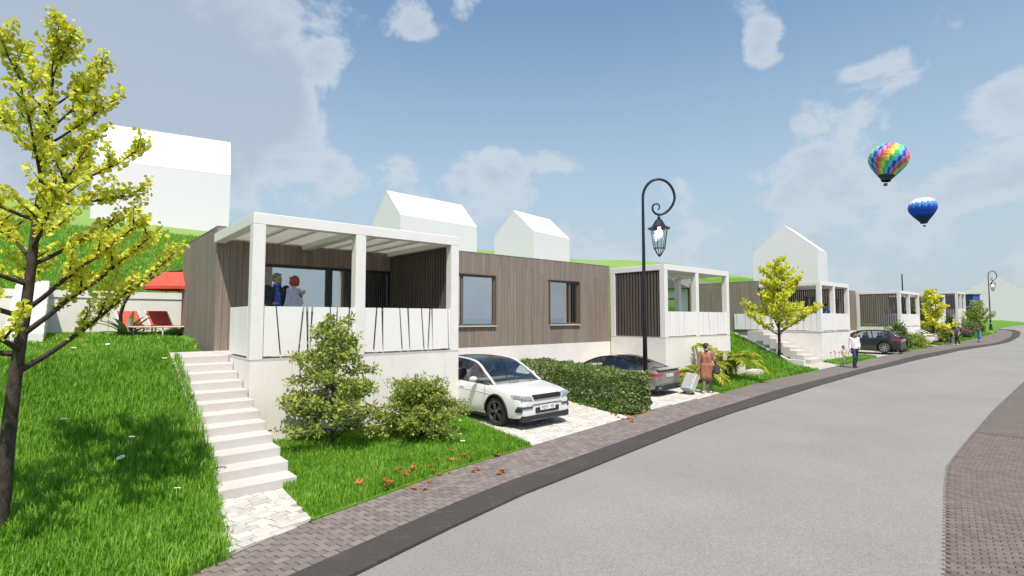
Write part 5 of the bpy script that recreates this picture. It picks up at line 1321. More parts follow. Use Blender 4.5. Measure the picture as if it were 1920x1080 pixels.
def car(name, S, loc, rz, label):
    """S: measures in metres. nose at y = 0 pointing -y, tail at y = L"""
    L, W = S['L'], S['W'] / 2; root = empty(name, loc, rz); tag(root, label, 'car', 'cars parked in front of the houses')
    body = MATS[S['paint']]; r = S['wr']; yf, yr = S['axles']; gc = S.get('gc', .19)
    belt = lambda y: float(np.interp(y, *zip(*S['belt'])))      # shoulder height
    crown = lambda y: float(np.interp(y, *zip(*S['top'])))      # height on the centre line of bonnet / boot
    plan = lambda y: W * float(np.interp(y, *zip(*S['plan'])))
    sill = lambda y: gc + .06
    ar = r + .055
    def bottom(y):
        z = float(np.interp(y, [0, .25, L - .35, L], [.30, gc + .06, gc + .06, .34]))
        for yc in (yf, yr):
            if abs(y - yc) < ar: z = max(z, r + math.sqrt(ar * ar - (y - yc) ** 2))
        return z
    ys = sorted(set(list(np.linspace(0, .3, 10)) + list(np.linspace(.3, L - .3, 46)) + list(np.linspace(L - .3, L, 10)) + [yc + ar * s * f for yc in (yf, yr) for s in (-1, 1) for f in (.3, .6, .8, .92, .98, 1.0, 1.001)]))
    nz = 9; rows = []
    for y in ys:
        w = plan(y); zb, zs, zc = bottom(y), belt(y), crown(y); row = []
        for k in range(nz):
            f = k / (nz - 1); z = zb + (zs - zb) * f
            g = float(np.interp(z, [.2, .32, .55, zs - .14, zs - .03, zs], [.91, .975, 1.0, .992, .965, .94])); row.append((w * g, y, z))
        for f in (.90, .72, .45, .2, 0): row.append((w * .94 * f, y, zs + (zc - zs) * (1 - f ** 2.2)))
        full = row + [(-x, y_, z) for x, y_, z in row[::-1][1:]]
        rows.append(full)
    b = MB(); b.grid(rows)
    for rw in (rows[0], rows[-1]):
        n = len(rw); h = n // 2
        b.add(rw, [(i, i + 1, n - 2 - i, n - 1 - i) for i in range(h)])
    b.build('body', body, root, sharp=38)
    # dark underside, sills and arch linings
    u = MB(); u.box(-W * .88, W * .88, .35, yf - ar + .01, gc, gc + .13); u.box(-W * .90, W * .90, yf + ar + .01, yr - ar - .01, gc - .02, gc + .10, .02); u.box(-W * .86, W * .86, yr + ar - .01, L - .3, gc, gc + .16); u.box(-W * .62, W * .62, yf - ar, yr + ar, gc + .02, gc + .30)
    u.build('underbody', MATS['car_plastic'], root)
    for yc in (yf, yr):
        for s in (-1, 1):
            a = MB(); pts = [(s * (plan(yc) * .985), yc - ar * math.cos(t), r + ar * math.sin(t)) for t in np.linspace(.12 if S.get('trim') else .3, math.pi - .12, 20)]
            inn = [(s * W * .55, p[1], p[2]) for p in pts]; a.grid([pts, inn]); a.build('arch_lining', MATS['car_plastic'], root)
            if S.get('trim'): MB().tube([(s * (plan(yc) * .985 + .004), yc - (ar - .008) * math.cos(t), r + (ar - .008) * math.sin(t)) for t in np.linspace(.0, math.pi, 22)], .026, 6).build('arch_trim', MATS['car_plastic'], root, smooth=True)
    wp = wheel_mesh(r, S.get('tw', .225), S['spokes'], S.get('twin', True), S.get('alloy', 'alloy'))
    first = True
    for yc in (yf, yr):
        for s in (-1, 1):
            wo = wp if first else copy_tree(wp); first = False; wo.parent = root; wo.location = (s * (plan(yc) - S.get('tw', .225) / 2 - .012), yc, r)
            wo.rotation_euler = (R(17 * (1 + s)), 0, 0 if s < 0 else math.pi)
    # glasshouse: rail = (y, half width, z) from the foot of the windscreen to the foot of the rear window
    rail = S['rail']; yy = np.linspace(0, 1, 41); kk = np.linspace(0, 1, len(rail)); Ra = np.array(rail, float)
    def sm(u):   # smooth interpolation through the rail points
        j = min(int(u * (len(rail) - 1)), len(rail) - 2); f = u * (len(rail) - 1) - j
        p0, p1, p2, p3 = Ra[max(j - 1, 0)], Ra[j], Ra[j + 1], Ra[min(j + 2, len(rail) - 1)]
        return .5 * ((2 * p1) + (p2 - p0) * f + (2 * p0 - 5 * p1 + 4 * p2 - p3) * f ** 2 + (-p0 + 3 * p1 - 3 * p2 + p3) * f ** 3)
    C = np.array([sm(u) for u in yy]); yw, yb = S['split']            # windscreen top, rear window top
    def cross(i):
        y, x, z = C[i]; bow = .05 * x; return [(x * f, y + (-bow if y < L / 2 else bow) * (1 - f * f) * (1 if z < S['roof_z'] - .08 else .2), z + .035 * (1 - f * f)) for f in (1, .75, .4, 0, -.4, -.75, -1)]
    iw = next(i for i in range(len(C)) if C[i][0] >= yw); ib = next(i for i in range(len(C)) if C[i][0] >= yb)
    for nm, a, c, mt in (('windscreen', 0, iw, MATS['car_glass'] if not S.get('dark') else MATS['dark_glass']), ('roof', iw, ib, MATS[S['roof']]), ('rear_window', ib, len(C) - 1, MATS['dark_glass'] if S.get('dark') else MATS['car_glass'])):
        g = MB(); g.grid([cross(i) for i in range(a, c + 1)]); g.build(nm, mt, root, smooth=True)
    for s in (-1, 1):
        MB().tube([(s * (x - .004), y, z - .012) for y, x, z in C], .034, 6).build('roof_rail', MATS[S.get('rail_paint', S['paint'])], root, smooth=True)
        pil = S['pillars']; ed = [C[0][0]] + [v for p in pil for v in (p - .035, p + .035)] + [C[-1][0]]
        for j in range(0, len(ed) - 1):
            a, c = ed[j], ed[j + 1]; st = np.linspace(a, c, 10); g = MB()
            top = [(s * (float(np.interp(y, C[:, 0], C[:, 1])) - .006), y, float(np.interp(y, C[:, 0], C[:, 2])) - .01) for y in st]
            low = [(s * plan(y) * .925, y, min(belt(y) + .004, t_[2])) for y, t_ in zip(st, top)]
            mid = [(s * (abs(a_[0]) * .5 + abs(b_[0]) * .5 + .016), a_[1], (a_[2] + b_[2]) / 2) for a_, b_ in zip(low, top)]
            g.grid([low, mid, top])
            if j % 2 == 0 and not (j == len(ed) - 2 and S.get('solid_c')): g.build('side_window', MATS['car_glass'] if not S.get('dark') else MATS['dark_glass'], root, smooth=True)
            else: g.build('pillar', MATS['car_plastic'] if j % 2 else body, root, smooth=True)
        MB().tube([(s * plan(y) * .945, y, belt(y) + .004) for y in np.linspace(C[0][0] + .1, C[-1][0] - .05, 16)], .010, 5).build('window_trim', MATS['car_plastic'], root)
        # mirror, handles, crease
        my = C[0][0] + .55; mz = belt(my) + .10
        mr = MB(); mr.lathe([(0, -.07), (.06, -.06), (.085, 0), (.075, .07), (0, .085)], 12, axis='y'); mo = mr.build('mirror', body, root, smooth=True); mo.location = (s * (plan(my) + .10), my, mz); mo.scale = (1.25, 1, .85)
        MB().bar((s * plan(my) * .95, my + .02, mz - .07), (s * (plan(my) + .06), my + .02, mz - .03), .04).build('mirror_arm', MATS['car_plastic'], root)
        for hy in S['handles']: MB().box(*sorted((s * (plan(hy) * .985), s * (plan(hy) * .985 + .03))), hy - .09, hy + .09, belt(hy) - .155, belt(hy) - .125, .008).build('handle', body, root)
        for dy in S['doors']: MB().tube([(s * (plan(dy) * g + .002), dy, z) for z, g in ((gc + .14, .985), (.55, 1.0), (belt(dy) - .14, .992), (belt(dy) - .02, .962))], .0045, 4).build('door_gap', MATS['car_plastic'], root)
        MB().tube([(s * (plan(y) * .995 + .001), y, belt(y) - .20) for y in np.linspace(yf + .1, yr + .3, 12)], .007, 4).build('crease', body, root)
    # cabin
    cb = MB(); cz = belt(L / 2); fy = C[0][0]
    cb.box(-W * .84, W * .84, fy + .25, fy + .6, cz - .1, cz + .03, .03); cb.build('dashboard', MATS['car_seat'], root)
    for s in (-1, 1):
        for k, sy in enumerate(S['seats']):
            st = MB(); st.box(s * .36 - .23, s * .36 + .23, sy, sy + .14, .5, cz + .20, .04); st.box(s * .36 - .13, s * .36 + .13, sy + .05, sy + .13, cz + .22, cz + .40, .04); st.build('seat', MATS['car_seat'], root)
    dz = cz + .09; st = MB(); st.tube([(.36 * S.get('wheel_side', 1) + .17 * math.cos(a), fy + .68 - .06 * math.sin(a), dz + .16 * math.sin(a)) for a in np.linspace(0, 2 * math.pi, 21)], .014, 5, cap=False); st.build('steering_wheel', MATS['car_plastic'], root)
    MB().box(-.10, .10, yw - .10, yw - .06, S['roof_z'] - .12, S['roof_z'] - .06, .01).build('inner_mirror', MATS['car_plastic'], root)
    S['detail'](root, S, plan, belt, W, L)
    return root
def glyph(b, ch, x, y, z, w, h, s):
    """stroke letters for number plates; flat marks standing on the plate face"""
    seg = {'A': 'abcefg', '0': 'abcdef', '1': 'bc', '4': 'bcfg', '8': 'abcdefg', '3': 'abcdg', 'U': 'bcdef', 'H': 'bcefg', '7': 'abc'}[ch]; t = w * .2
    R_ = {'a': (0, w, h - t, h), 'd': (0, w, 0, t), 'g': (0, w, h / 2 - t / 2, h / 2 + t / 2), 'f': (0, t, h / 2, h), 'e': (0, t, 0, h / 2), 'b': (w - t, w, h / 2, h), 'c': (w - t, w, 0, h / 2)}
    for k in seg:
        a = R_[k]; x0, x1 = sorted((x + s * a[0], x + s * a[1])); b.box(x0, x1, *sorted((y, y - .002 if s > 0 else y + .002)), z + a[2], z + a[3])
def plate(root, y, z, s, text='A04 48', w=.52, h=.115):
    """s=+1 on the nose (read from -y), s=-1 on the tail"""
    p = MB().box(-w / 2, w / 2, *sorted((y, y - s * .012)), z, z + h, .004).build('number_plate', MATS['plate_white'], root)
    b = MB(); cw = w / (len(text) + 1.2)
    for i, ch in enumerate(text):
        if ch == ' ': continue
        glyph(b, ch, -s * w / 2 + s * (i + .7) * cw, y - s * .0125, z + h * .17, cw * .62, h * .66, s)
    b.build('lettering', MATS['plate_ink'], p, fix=False)

def suv_front(root, S, plan, belt, W, L):
    f = lambda x: -.012 - .0 * x          # just in front of the nose
    def nose(xf): return .0 + .0
    # grille between the headlamps, following the bow of the nose
    def bowed(nm, x0, x1, z0, z1, mat, slant=0., d=.02, n=8, z2=None, z3=None):
        b = MB(); A, B_, C_, D_ = [], [], [], []
        for k in range(n + 1):
            u = k / n; x = x0 + (x1 - x0) * u; y = nose_y(x); za = z0 + (z2 - z0 if z2 is not None else 0) * u; zb = z1 + (z3 - z1 if z3 is not None else 0) * u
            A.append((x, y - d - .012 * 0, za)); B_.append((x, y - d + slant, zb)); C_.append((x, y + .10, za)); D_.append((x, y + .10 + slant, zb))
        b.grid([C_, A, B_, D_]); b.add([A[0], B_[0], D_[0], C_[0]], [(0, 1, 2, 3)]); b.add([A[-1], B_[-1], D_[-1], C_[-1]], [(0, 1, 2, 3)])
        return b.build(nm, MATS[mat], root)
    P = S['plan']
    wn_ = plan(0)
    def nose_y(x):
        a = abs(x)
        if a <= wn_: return -.006
        yy_ = np.linspace(0, .6, 60); ww = np.array([plan(v) for v in yy_]); return float(np.interp(a, ww, yy_)) - .012
    g = bowed('grille', -.46, .46, .70, .80, 'car_plastic', .015)
    for k in range(4): bw = bowed('grille_bar', -.44, .44, .712 + .022 * k, .718 + .022 * k, 'dark_alloy', 0, .026)
    for s in (-1, 1):
        h = bowed('headlight', s * .50, s * .885, .69, .79, 'lens_clear', .02, .014, 6, .745, .815)
        for k in range(4):
            x = s * (.56 + .075 * k); MB().box(*sorted((x, x + s * .05)), nose_y(abs(x)) - .020, nose_y(abs(x)), .72 + .012 * k, .76 + .010 * k).build('lamp_cell', MATS['chrome'], h)
        bowed('fog_light', s * .50, s * .86, .505, .55, 'dark_alloy', 0, .014)
        bowed('bumper_blade', s * .80, s * .87, .42, .505, 'car_plastic', 0, .016)
    bowed('bumper_line', -.50, .50, .575, .583, 'car_plastic', 0, .012)
    bowed('plate_recess', -.40, .40, .375, .50, 'car_plastic', 0, .010)
    bowed('lower_bumper', -.80, .80, .20, .335, 'car_plastic', .0, .018, 12)
    bowed('skid_line', -.55, .55, .222, .228, 'chrome', 0, .024)
    plate(root, -.022, .432, 1)
    for s in (-1, 1): MB().tube([(s * .05, .95, 1.005), (s * .42, .93, 1.0)], .008, 4).build('wiper', MATS['car_plastic'], root)
suv = dict(L=4.45, W=1.86, wr=.36, axles=(.86, 3.52), gc=.20, paint='paint_white', roof='roof_black', spokes=5, trim=True, alloy='dark_alloy', tw=.235,
           plan=[(0, .78), (.03, .84), (.09, .90), (.2, .945), (.45, .985), (1.0, 1), (3.2, 1), (3.9, .985), (4.25, .94), (4.38, .89), (4.45, .80)],
           belt=[(0, .66), (.04, .755), (.12, .80), (.35, .86), (1.0, .965), (1.5, .99), (3.2, 1.03), (4.1, 1.06), (4.35, 1.0), (4.45, .9)],
           top=[(0, .70), (.05, .80), (.15, .845), (.4, .90), (1.0, .985), (1.4, 1.02), (3.2, 1.03), (4.1, 1.07), (4.45, .95)],
           rail=[(1.02, .80, .99), (1.42, .745, 1.24), (1.90, .665, 1.49), (2.6, .635, 1.565), (3.3, .625, 1.545), (3.85, .645, 1.44), (4.28, .74, 1.06)], split=(1.95, 3.6), roof_z=1.57,
           pillars=(2.45, 3.45), handles=(2.2, 3.15), doors=(1.28, 2.42, 3.4), seats=(2.15, 3.0), wheel_side=1, detail=suv_front)
wc_ = car('white_car', suv, (8.60, 8.70, 0), R(1.5), 'white compact car with black roof parked beside the near terrace'); wc_.scale = (.955,) * 3

def coupe_rear(root, S, plan, belt, W, L):
    def tail(x): 
        yy_ = np.linspace(L, L - .6, 60); ww = np.array([plan(v) for v in yy_]); return float(np.interp(abs(x), ww, yy_)) if abs(x) > plan(L) else L
    def bowed(nm, x0, x1, z0, z1, mat, d=.012, n=8, z2=None, z3=None):
        b = MB(); A, B_, C_, D_ = [], [], [], []
        for k in range(n + 1):
            u = k / n; x = x0 + (x1 - x0) * u; y = tail(x); za = z0 + ((z2 - z0) * u if z2 is not None else 0); zb = z1 + ((z3 - z1) * u if z3 is not None else 0)
            A.append((x, y + d, za)); B_.append((x, y + d, zb)); C_.append((x, y - .10, za)); D_.append((x, y - .10, zb))
        b.grid([C_, A, B_, D_]); b.add([A[0], B_[0], D_[0], C_[0]], [(0, 1, 2, 3)]); b.add([A[-1], B_[-1], D_[-1], C_[-1]], [(0, 1, 2, 3)]); return b.build(nm, MATS[mat], root)
    zt = S['tail_z']
    for s in (-1, 1):
        bowed('tail_light', s * .42, s * (W * .965), zt - .075, zt - .01, 'lens_red', .010, 8, zt - .10, zt + .015)
        bowed('exhaust', s * .60, s * .76, .30, .37, 'chrome', .030); bowed('diffuser_edge', s * .45, s * .85, .405, .425, 'chrome', .022, 6, .44, .46)
    bowed('diffuser', -.82, .82, .22, .42, 'car_plastic', .016, 12); bowed('spoiler', -.74, .74, zt + .125, zt + .145, S['paint'], .035, 10); bowed('bumper_line', -.8, .8, .455, .463, 'car_plastic', .008, 10)
    plate(root, L + .008, zt - .145, -1, 'H08 31', .46, .11)
coupe = dict(L=4.55, W=1.88, wr=.345, axles=(.92, 3.62), gc=.15, paint='paint_grey', roof='roof_black', rail_paint='roof_black', spokes=5, tw=.245, dark=False, tail_z=.84,
             plan=[(0, .76), (.05, .86), (.15, .92), (.4, .97), (1.0, 1), (3.3, 1), (3.8, 1.0), (4.2, .965), (4.42, .92), (4.52, .87), (4.55, .82)],
             belt=[(0, .58), (.08, .68), (.4, .76), (1.2, .87), (2.5, .90), (3.6, .95), (4.2, .965), (4.45, .95), (4.53, .90), (4.55, .84)],
             top=[(0, .60), (.08, .70), (.4, .80), (1.2, .91), (2.5, .92), (3.6, 1.0), (4.2, 1.0), (4.45, .985), (4.53, .93), (4.55, .86)],
             rail=[(1.25, .78, .92), (1.7, .70, 1.17), (2.15, .62, 1.33), (2.6, .59, 1.375), (3.05, .585, 1.33), (3.55, .60, 1.19), (4.12, .68, .985)], split=(2.1, 3.0), roof_z=1.38,
             pillars=(2.75,), handles=(2.45,), doors=(1.5, 2.75), seats=(2.2, 2.95), detail=coupe_rear)
gc_ = car('grey_car', coupe, (14.80, 13.92, 0), R(180 + 4), 'bronze grey coupe parked tail to the street behind the hedge'); gc_.scale = (.95, .95, .875)
blk = dict(suv); blk.update(paint='paint_black', roof='roof_black', dark=False, trim=False, spokes=9, alloy='alloy', twin=False, W=1.95, tail_z=1.0, plan=suv['plan'], detail=coupe_rear, wr=.39, L=4.45)
car('black_car', blk, (43.95, 14.1, float(terrain(43.9, 12)) + .13), R(180 + 2), 'black car with silver wheels parked behind the walking man')
sed = dict(coupe); sed.update(paint='paint_white', roof='paint_white', rail_paint='paint_white', tail_z=.88, spokes=7, alloy='alloy', L=4.55)
sed['rail'] = [(1.25, .78, .94), (1.7, .70, 1.20), (2.15, .62, 1.40), (2.6, .59, 1.45), (3.05, .585, 1.42), (3.55, .62, 1.27), (4.0, .70, 1.02)]; sed['roof_z'] = 1.45
car('white_saloon', sed, (56.3, 14.6, float(terrain(56, 12)) + .13), R(180), 'white saloon car behind the low shrub in the far driveway')
sml = dict(coupe); sml.update(paint='paint_darkgreen', roof='paint_red', rail_paint='paint_red', tail_z=.84)
car('red_roofed_car', sml, (70.6, 14.3, float(terrain(70.6, 11.0)) + .02), R(180 + 6), 'dark car with a red roof behind the far shrubs')

# ================================================================== people
def skin(n, c): return M_plain(n, c, .55, var=.06, scale=20)
skin('skin_tan', (.50, .29, .19)); skin('skin_light', (.62, .40, .29))
for n_, c_ in dict(cl_black=(.022, .022, .024), cl_blue=(.055, .12, .46), cl_lilac=(.50, .49, .60), cl_coat=(.36, .145, .085), cl_grey=(.16, .145, .145), cl_bag=(.055, .053, .05), cl_white=(.70, .68, .66), cl_navy=(.035, .045, .10), cl_beige=(.55, .46, .32), cl_greytrouser=(.27, .27, .28),
                   cl_dress=(.02, .20, .62), cl_shirt=(.05, .12, .32), cl_dark=(.03, .028, .03), cl_purple=(.16, .15, .32), cl_scarf=(.10, .055, .04), shoe_dark=(.03, .028, .027), shoe_light=(.62, .58, .52), hair_grey=(.17, .16, .14), hair_red=(.30, .055, .022), hair_brown=(.075, .035, .018), hair_black=(.015, .012, .012), hair_ginger=(.50, .20, .06), case_grey=(.42, .41, .40), cl_stripe=(.5, .5, .5)).items():
    M_plain(n_, c_, .8, var=.14, scale=14, bump=.2, bscale=40)
def cap_(bm, p, q, r1, r2, seg=12, flat=1.0, flat_axis=None):
    """tapered limb with round ends"""
    p, q = Vector(p), Vector(q); t = (q - p); L = t.length
    if L < 1e-5: t = Vector((0, 0, 1)); L = 1e-5
    t.normalize(); a = t.orthogonal().normalized(); b = t.cross(a); rings = []
    prof = [(-r1 * math.cos(x), r1 * math.sin(x)) for x in (.15, .6, 1.1)] + [(L * f, r1 + (r2 - r1) * f) for f in (0, .33, .66, 1)] + [(L + r2 * math.cos(x), r2 * math.sin(x)) for x in (1.1, .6, .15)]
    for h, rr in prof: rings.append([bm.verts.new(p + t * h + (a * math.cos(2 * math.pi * k / seg) + b * math.sin(2 * math.pi * k / seg)) * rr) for k in range(seg)])
    for i in range(len(rings) - 1):
        for k in range(seg): bm.faces.new((rings[i][k], rings[i][(k + 1) % seg], rings[i + 1][(k + 1) % seg], rings[i + 1][k]))
    bm.faces.new(rings[0][::-1]); bm.faces.new(rings[-1])
def ell(bm, c, r, rot=None):
    m = bmesh.ops.create_uvsphere(bm, u_segments=16, v_segments=12, radius=1)
    M = Matrix.Translation(c) @ (rot.to_matrix().to_4x4() if rot else Matrix()) @ Matrix.Diagonal((*r, 1)); bmesh.ops.transform(bm, matrix=M, verts=m['verts'])
def fuse(name, bm, mat, parent, vox, smooth=6):
    """melts the overlapping forms into one continuous skin"""
    me = bpy.data.meshes.new(name); bm.to_mesh(me); bm.free(); o = link(name, me, mat, parent)
    rm = o.modifiers.new('r', 'REMESH'); rm.mode = 'VOXEL'; rm.voxel_size = vox; rm.use_smooth_shade = True
    if smooth: s = o.modifiers.new('s', 'SMOOTH'); s.factor = .5; s.iterations = smooth
    dg = bpy.context.evaluated_depsgraph_get(); dg.update(); nm = bpy.data.meshes.new_from_object(o.evaluated_get(dg)); o.modifiers.clear(); old = o.data; o.data = nm; bpy.data.meshes.remove(old)
    o.data.materials.clear(); o.data.materials.append(mat); nm.polygons.foreach_set('use_smooth', [True] * len(nm.polygons)); return o
def hand(bm, wrist, d, up, s, curl=.5):
    """palm, four fingers of unequal length with a knuckle bend, thumb from the side of the palm"""
    d = Vector(d).normalized(); up = Vector(up); up = (up - d * up.dot(d)).normalized(); sd = d.cross(up); w = Vector(wrist)
    pm = w + d * .045 * s; cap_(bm, w, w + d * .02 * s, .024 * s, .026 * s); ell(bm, pm, (.001, .001, .001)); 
    for k, (o, l) in enumerate(((-.03, .068), (-.011, .078), (.010, .074), (.029, .058))):
        r0 = w + d * .075 * s + sd * o * s; cap_(bm, w + d * .02 * s + sd * o * .7 * s, r0, .0135 * s, .0115 * s, 8); m1 = r0 + (d * (1 - curl * .5) - up * curl * .7).normalized() * l * .5 * s; e = m1 + (d * (1 - curl * 1.2) - up * curl * 1.1).normalized() * l * .5 * s
        cap_(bm, r0, m1, .0105 * s, .0095 * s, 8); cap_(bm, m1, e, .0095 * s, .0075 * s, 8)
    t0 = w + d * .025 * s - sd * .028 * s; t1 = t0 + (d * .7 - sd * .75 - up * .15).normalized() * .038 * s; t2 = t1 + (d * .95 - sd * .15 - up * .3).normalized() * .032 * s; cap_(bm, t0, t1, .0125 * s, .011 * s, 8); cap_(bm, t1, t2, .011 * s, .009 * s, 8)
def person(loc, rz, H, J, wear, skin_m, hair, label, group, vox=.011, look=0., tilt=0., female=False, sz=1.0, build=1.0, beard=None):
    """J: joints in the person's own frame (facing -y), for a height of 1.75. wear: list of garments"""
    k = H / 1.75; root = empty('person', loc, rz); tag(root, label, 'person', group)
    j = {n: Vector(v) * k for n, v in J.items() if n[:4] not in ('hand', 'palm', 'curl') and n[:3] != 'toe'}; hs = sz * k; b = bmesh.new()
    # trunk
    sw = (.165 if female else .19) * k * build; hips, chest, neck, head = j['hip'], j['chest'], j['neck'], j['head']
    fl = (.78, 1)
    side = Vector((math.cos(j.get('turn', 0) if not isinstance(j.get('turn', 0), Vector) else 0), 0, 0)) if False else Vector((1, 0, 0))
    for s in (-1, 1):
        cap_(b, hips + side * s * .07 * k, chest + side * s * .075 * k, .105 * k * build, .11 * k * build)
        cap_(b, chest + side * s * .07 * k, j['sh' + 'LR'[s > 0]], .10 * k * build, .062 * k * build)
    cap_(b, hips, neck, .11 * k * build, .055 * k)
    cap_(b, neck, head + Vector((0, 0, -.05 * k)), .053 * k, .055 * k)
    # head
    q = Matrix.Rotation(look, 3, 'Z') @ Matrix.Rotation(tilt, 3, 'X'); qq = q.to_quaternion(); hp = lambda x, y, z: head + q @ Vector((x, y, z)) * hs
    ell(b, hp(0, .012, .03), (.076 * hs, .095 * hs, .095 * hs), qq); ell(b, hp(0, -.02, -.045), (.058 * hs, .070 * hs, .068 * hs), qq); ell(b, hp(0, -.055, -.085), (.032 * hs, .03 * hs, .024 * hs), qq)
    cap_(b, hp(0, -.085, .012), hp(0, -.108, -.022), .011 * hs, .016 * hs, 8)                     # nose
    for s in (-1, 1):
        ell(b, hp(s * .078, .012, -.01), (.012 * hs, .022 * hs, .032 * hs), qq); ell(b, hp(s * .045, -.062, -.025), (.026 * hs, .022 * hs, .022 * hs), qq); cap_(b, hp(s * .015, -.088, .030), hp(s * .05, -.076, .032), .011 * hs, .009 * hs, 8)
    ell(b, hp(0, -.082, -.058), (.026 * hs, .014 * hs, .010 * hs), qq)
    # limbs
    for c in 'LR':
        cap_(b, j['sh' + c], j['el' + c], .052 * k * build, .040 * k * build); cap_(b, j['el' + c], j['wr' + c], .040 * k * build, .027 * k)
        d = (j['wr' + c] - j['el' + c]).normalized(); hd = Vector(J.get('hand' + c, d)); hand(b, j['wr' + c], hd, J.get('palm' + c, (0, -1, .2)), hs, J.get('curl' + c, .45))
        cap_(b, j['hp' + c], j['kn' + c], .085 * k * build, .056 * k); cap_(b, j['kn' + c], j['an' + c], .056 * k, .036 * k); fd = Vector(J.get('toe' + c, (0, -1, 0))).normalized(); cap_(b, j['an' + c] + Vector((0, 0, -.03)) * k - fd * .03 * k, j['an' + c] + fd * .15 * k + Vector((0, 0, -.045)) * k, .036 * k, .03 * k)
    fuse('body', b, MATS[skin_m], root, vox)
    # face marks
    e = MB()
    for s in (-1, 1): c = hp(s * .031, -.086, .006); e.lathe([(0, -.003), (.009 * hs, 0), (0, .003)], 8, tuple(c), axis='y')
    e.build('eyes', MATS['hair_black'], root)
    mt = bmesh.new(); c = hp(0, -.094, -.058); ell(mt, c, (.024 * hs, .006 * hs, .005 * hs), qq); me = bpy.data.meshes.new('mouth'); mt.to_mesh(me); mt.free(); link('mouth', me, MATS['lens_red'] if female else MATS['cl_coat'], root)
    # hair
    hb = bmesh.new(); hs_ = hair[1]
    ell(hb, hp(0, .022, .045), (.086 * hs, .098 * hs, .092 * hs), qq)
    if hs_ == 'short': ell(hb, hp(0, .05, -.005), (.076 * hs, .066 * hs, .07 * hs), qq); cap_(hb, hp(-.045, -.055, .098), hp(.045, -.055, .098), .02 * hs, .02 * hs)
    elif hs_ == 'bob':
        ell(hb, hp(0, .03, .0), (.104 * hs, .098 * hs, .11 * hs), qq)
        for s in (-1, 1): ell(hb, hp(s * .075, .005, -.035), (.035 * hs, .062 * hs, .075 * hs), qq)
        ell(hb, hp(0, .07, -.05), (.085 * hs, .05 * hs, .06 * hs), qq); cap_(hb, hp(-.05, -.068, .07), hp(.055, -.06, .075), .024 * hs, .024 * hs)
    elif hs_ == 'long': ell(hb, hp(0, .05, -.04), (.085 * hs, .07 * hs, .14 * hs), qq)
    fuse('hair', hb, MATS[hair[0]], root, vox * .9, 4)
    if beard:
        bb_ = bmesh.new(); ell(bb_, hp(0, -.052, -.088), (.05 * hs, .045 * hs, .032 * hs), qq); fuse('beard', bb_, MATS[beard], root, vox * .8, 3)
    # clothes: same limbs a little thicker, ending at cuffs and hems
    for nm, mt_, parts, inf in wear:
        w = bmesh.new(); i = inf * k
        for p in parts:
            if p == 'torso' or p == 'torso_open':
                for s in (-1, 1): cap_(w, hips + side * s * .07 * k, chest + side * s * .075 * k, .105 * k * build + i, .11 * k * build + i); cap_(w, chest + side * s * .07 * k, j['sh' + 'LR'[s > 0]], .10 * k * build + i, .062 * k * build + i)
                cap_(w, hips, neck - Vector((0, 0, .05 * k)), .11 * k * build + i, .06 * k + i)
            elif p == 'bust':
                for s in (-1, 1): ell(w, chest + Vector((s * .07 * k, -.085 * k, -.03 * k)), (.062 * k, .055 * k, .062 * k))
            elif p == 'sleeves':
                for c in 'LR': cap_(w, j['sh' + c], j['el' + c], .052 * k * build + i, .042 * k * build + i); cap_(w, j['el' + c], j['el' + c].lerp(j['wr' + c], .90), .042 * k * build + i, .032 * k + i)
            elif p == 'short_sleeves':
                for c in 'LR': cap_(w, j['sh' + c], j['sh' + c].lerp(j['el' + c], .7), .052 * k + i, .05 * k + i)
            elif p == 'coat_skirt':
                for c in 'LR': cap_(w, j['hp' + c] + Vector((0, 0, .05 * k)), j['hp' + c].lerp(j['kn' + c], .85), .115 * k + i, .125 * k + i)
                cap_(w, hips, (j['knL'] + j['knR']) / 2 + Vector((0, 0, .09 * k)), .13 * k + i, .15 * k + i)
            elif p == 'skirt': cap_(w, hips, (j['knL'] + j['knR']) / 2 + Vector((0, 0, .10 * k)), .12 * k + i, .19 * k + i); cap_(w, hips + Vector((-.06 * k, 0, 0)), j['knL'] + Vector((-.03 * k, 0, .1 * k)), .1 * k, .12 * k); cap_(w, hips + Vector((.06 * k, 0, 0)), j['knR'] + Vector((.03 * k, 0, .1 * k)), .1 * k, .12 * k)
            elif p == 'legs':
                for c in 'LR': cap_(w, j['hp' + c], j['kn' + c], .085 * k * build + i, .06 * k + i); cap_(w, j['kn' + c], j['kn' + c].lerp(j['an' + c], .93), .06 * k + i, .048 * k + i)
                cap_(w, j['hpL'], j['hpR'], .092 * k + i, .092 * k + i); ell(w, hips + Vector((0, .01 * k, -.02 * k)), (.15 * k * build + i, .115 * k * build + i, .10 * k + i))
            elif p == 'shoes':
                for c in 'LR': fd = Vector(J.get('toe' + c, (0, -1, 0))).normalized(); cap_(w, j['an' + c] + Vector((0, 0, -.03)) * k - fd * .035 * k, j['an' + c] + fd * .16 * k + Vector((0, 0, -.045)) * k, .042 * k, .036 * k); cap_(w, j['an' + c] + Vector((0, 0, .02 * k)), j['an' + c] + Vector((0, 0, -.04 * k)), .042 * k, .044 * k)
            elif p == 'collar': 
                for a in np.linspace(0, 2 * math.pi, 11)[:-1]: c_ = neck + Vector((.062 * k * math.cos(a), .062 * k * math.sin(a), .015 * k)); c2 = neck + Vector((.062 * k * math.cos(a + .63), .062 * k * math.sin(a + .63), .015 * k)); cap_(w, c_, c2, .024 * k + i, .024 * k + i, 8)
        fuse(nm, w, MATS[mt_], root, vox, 5)
    return root, j
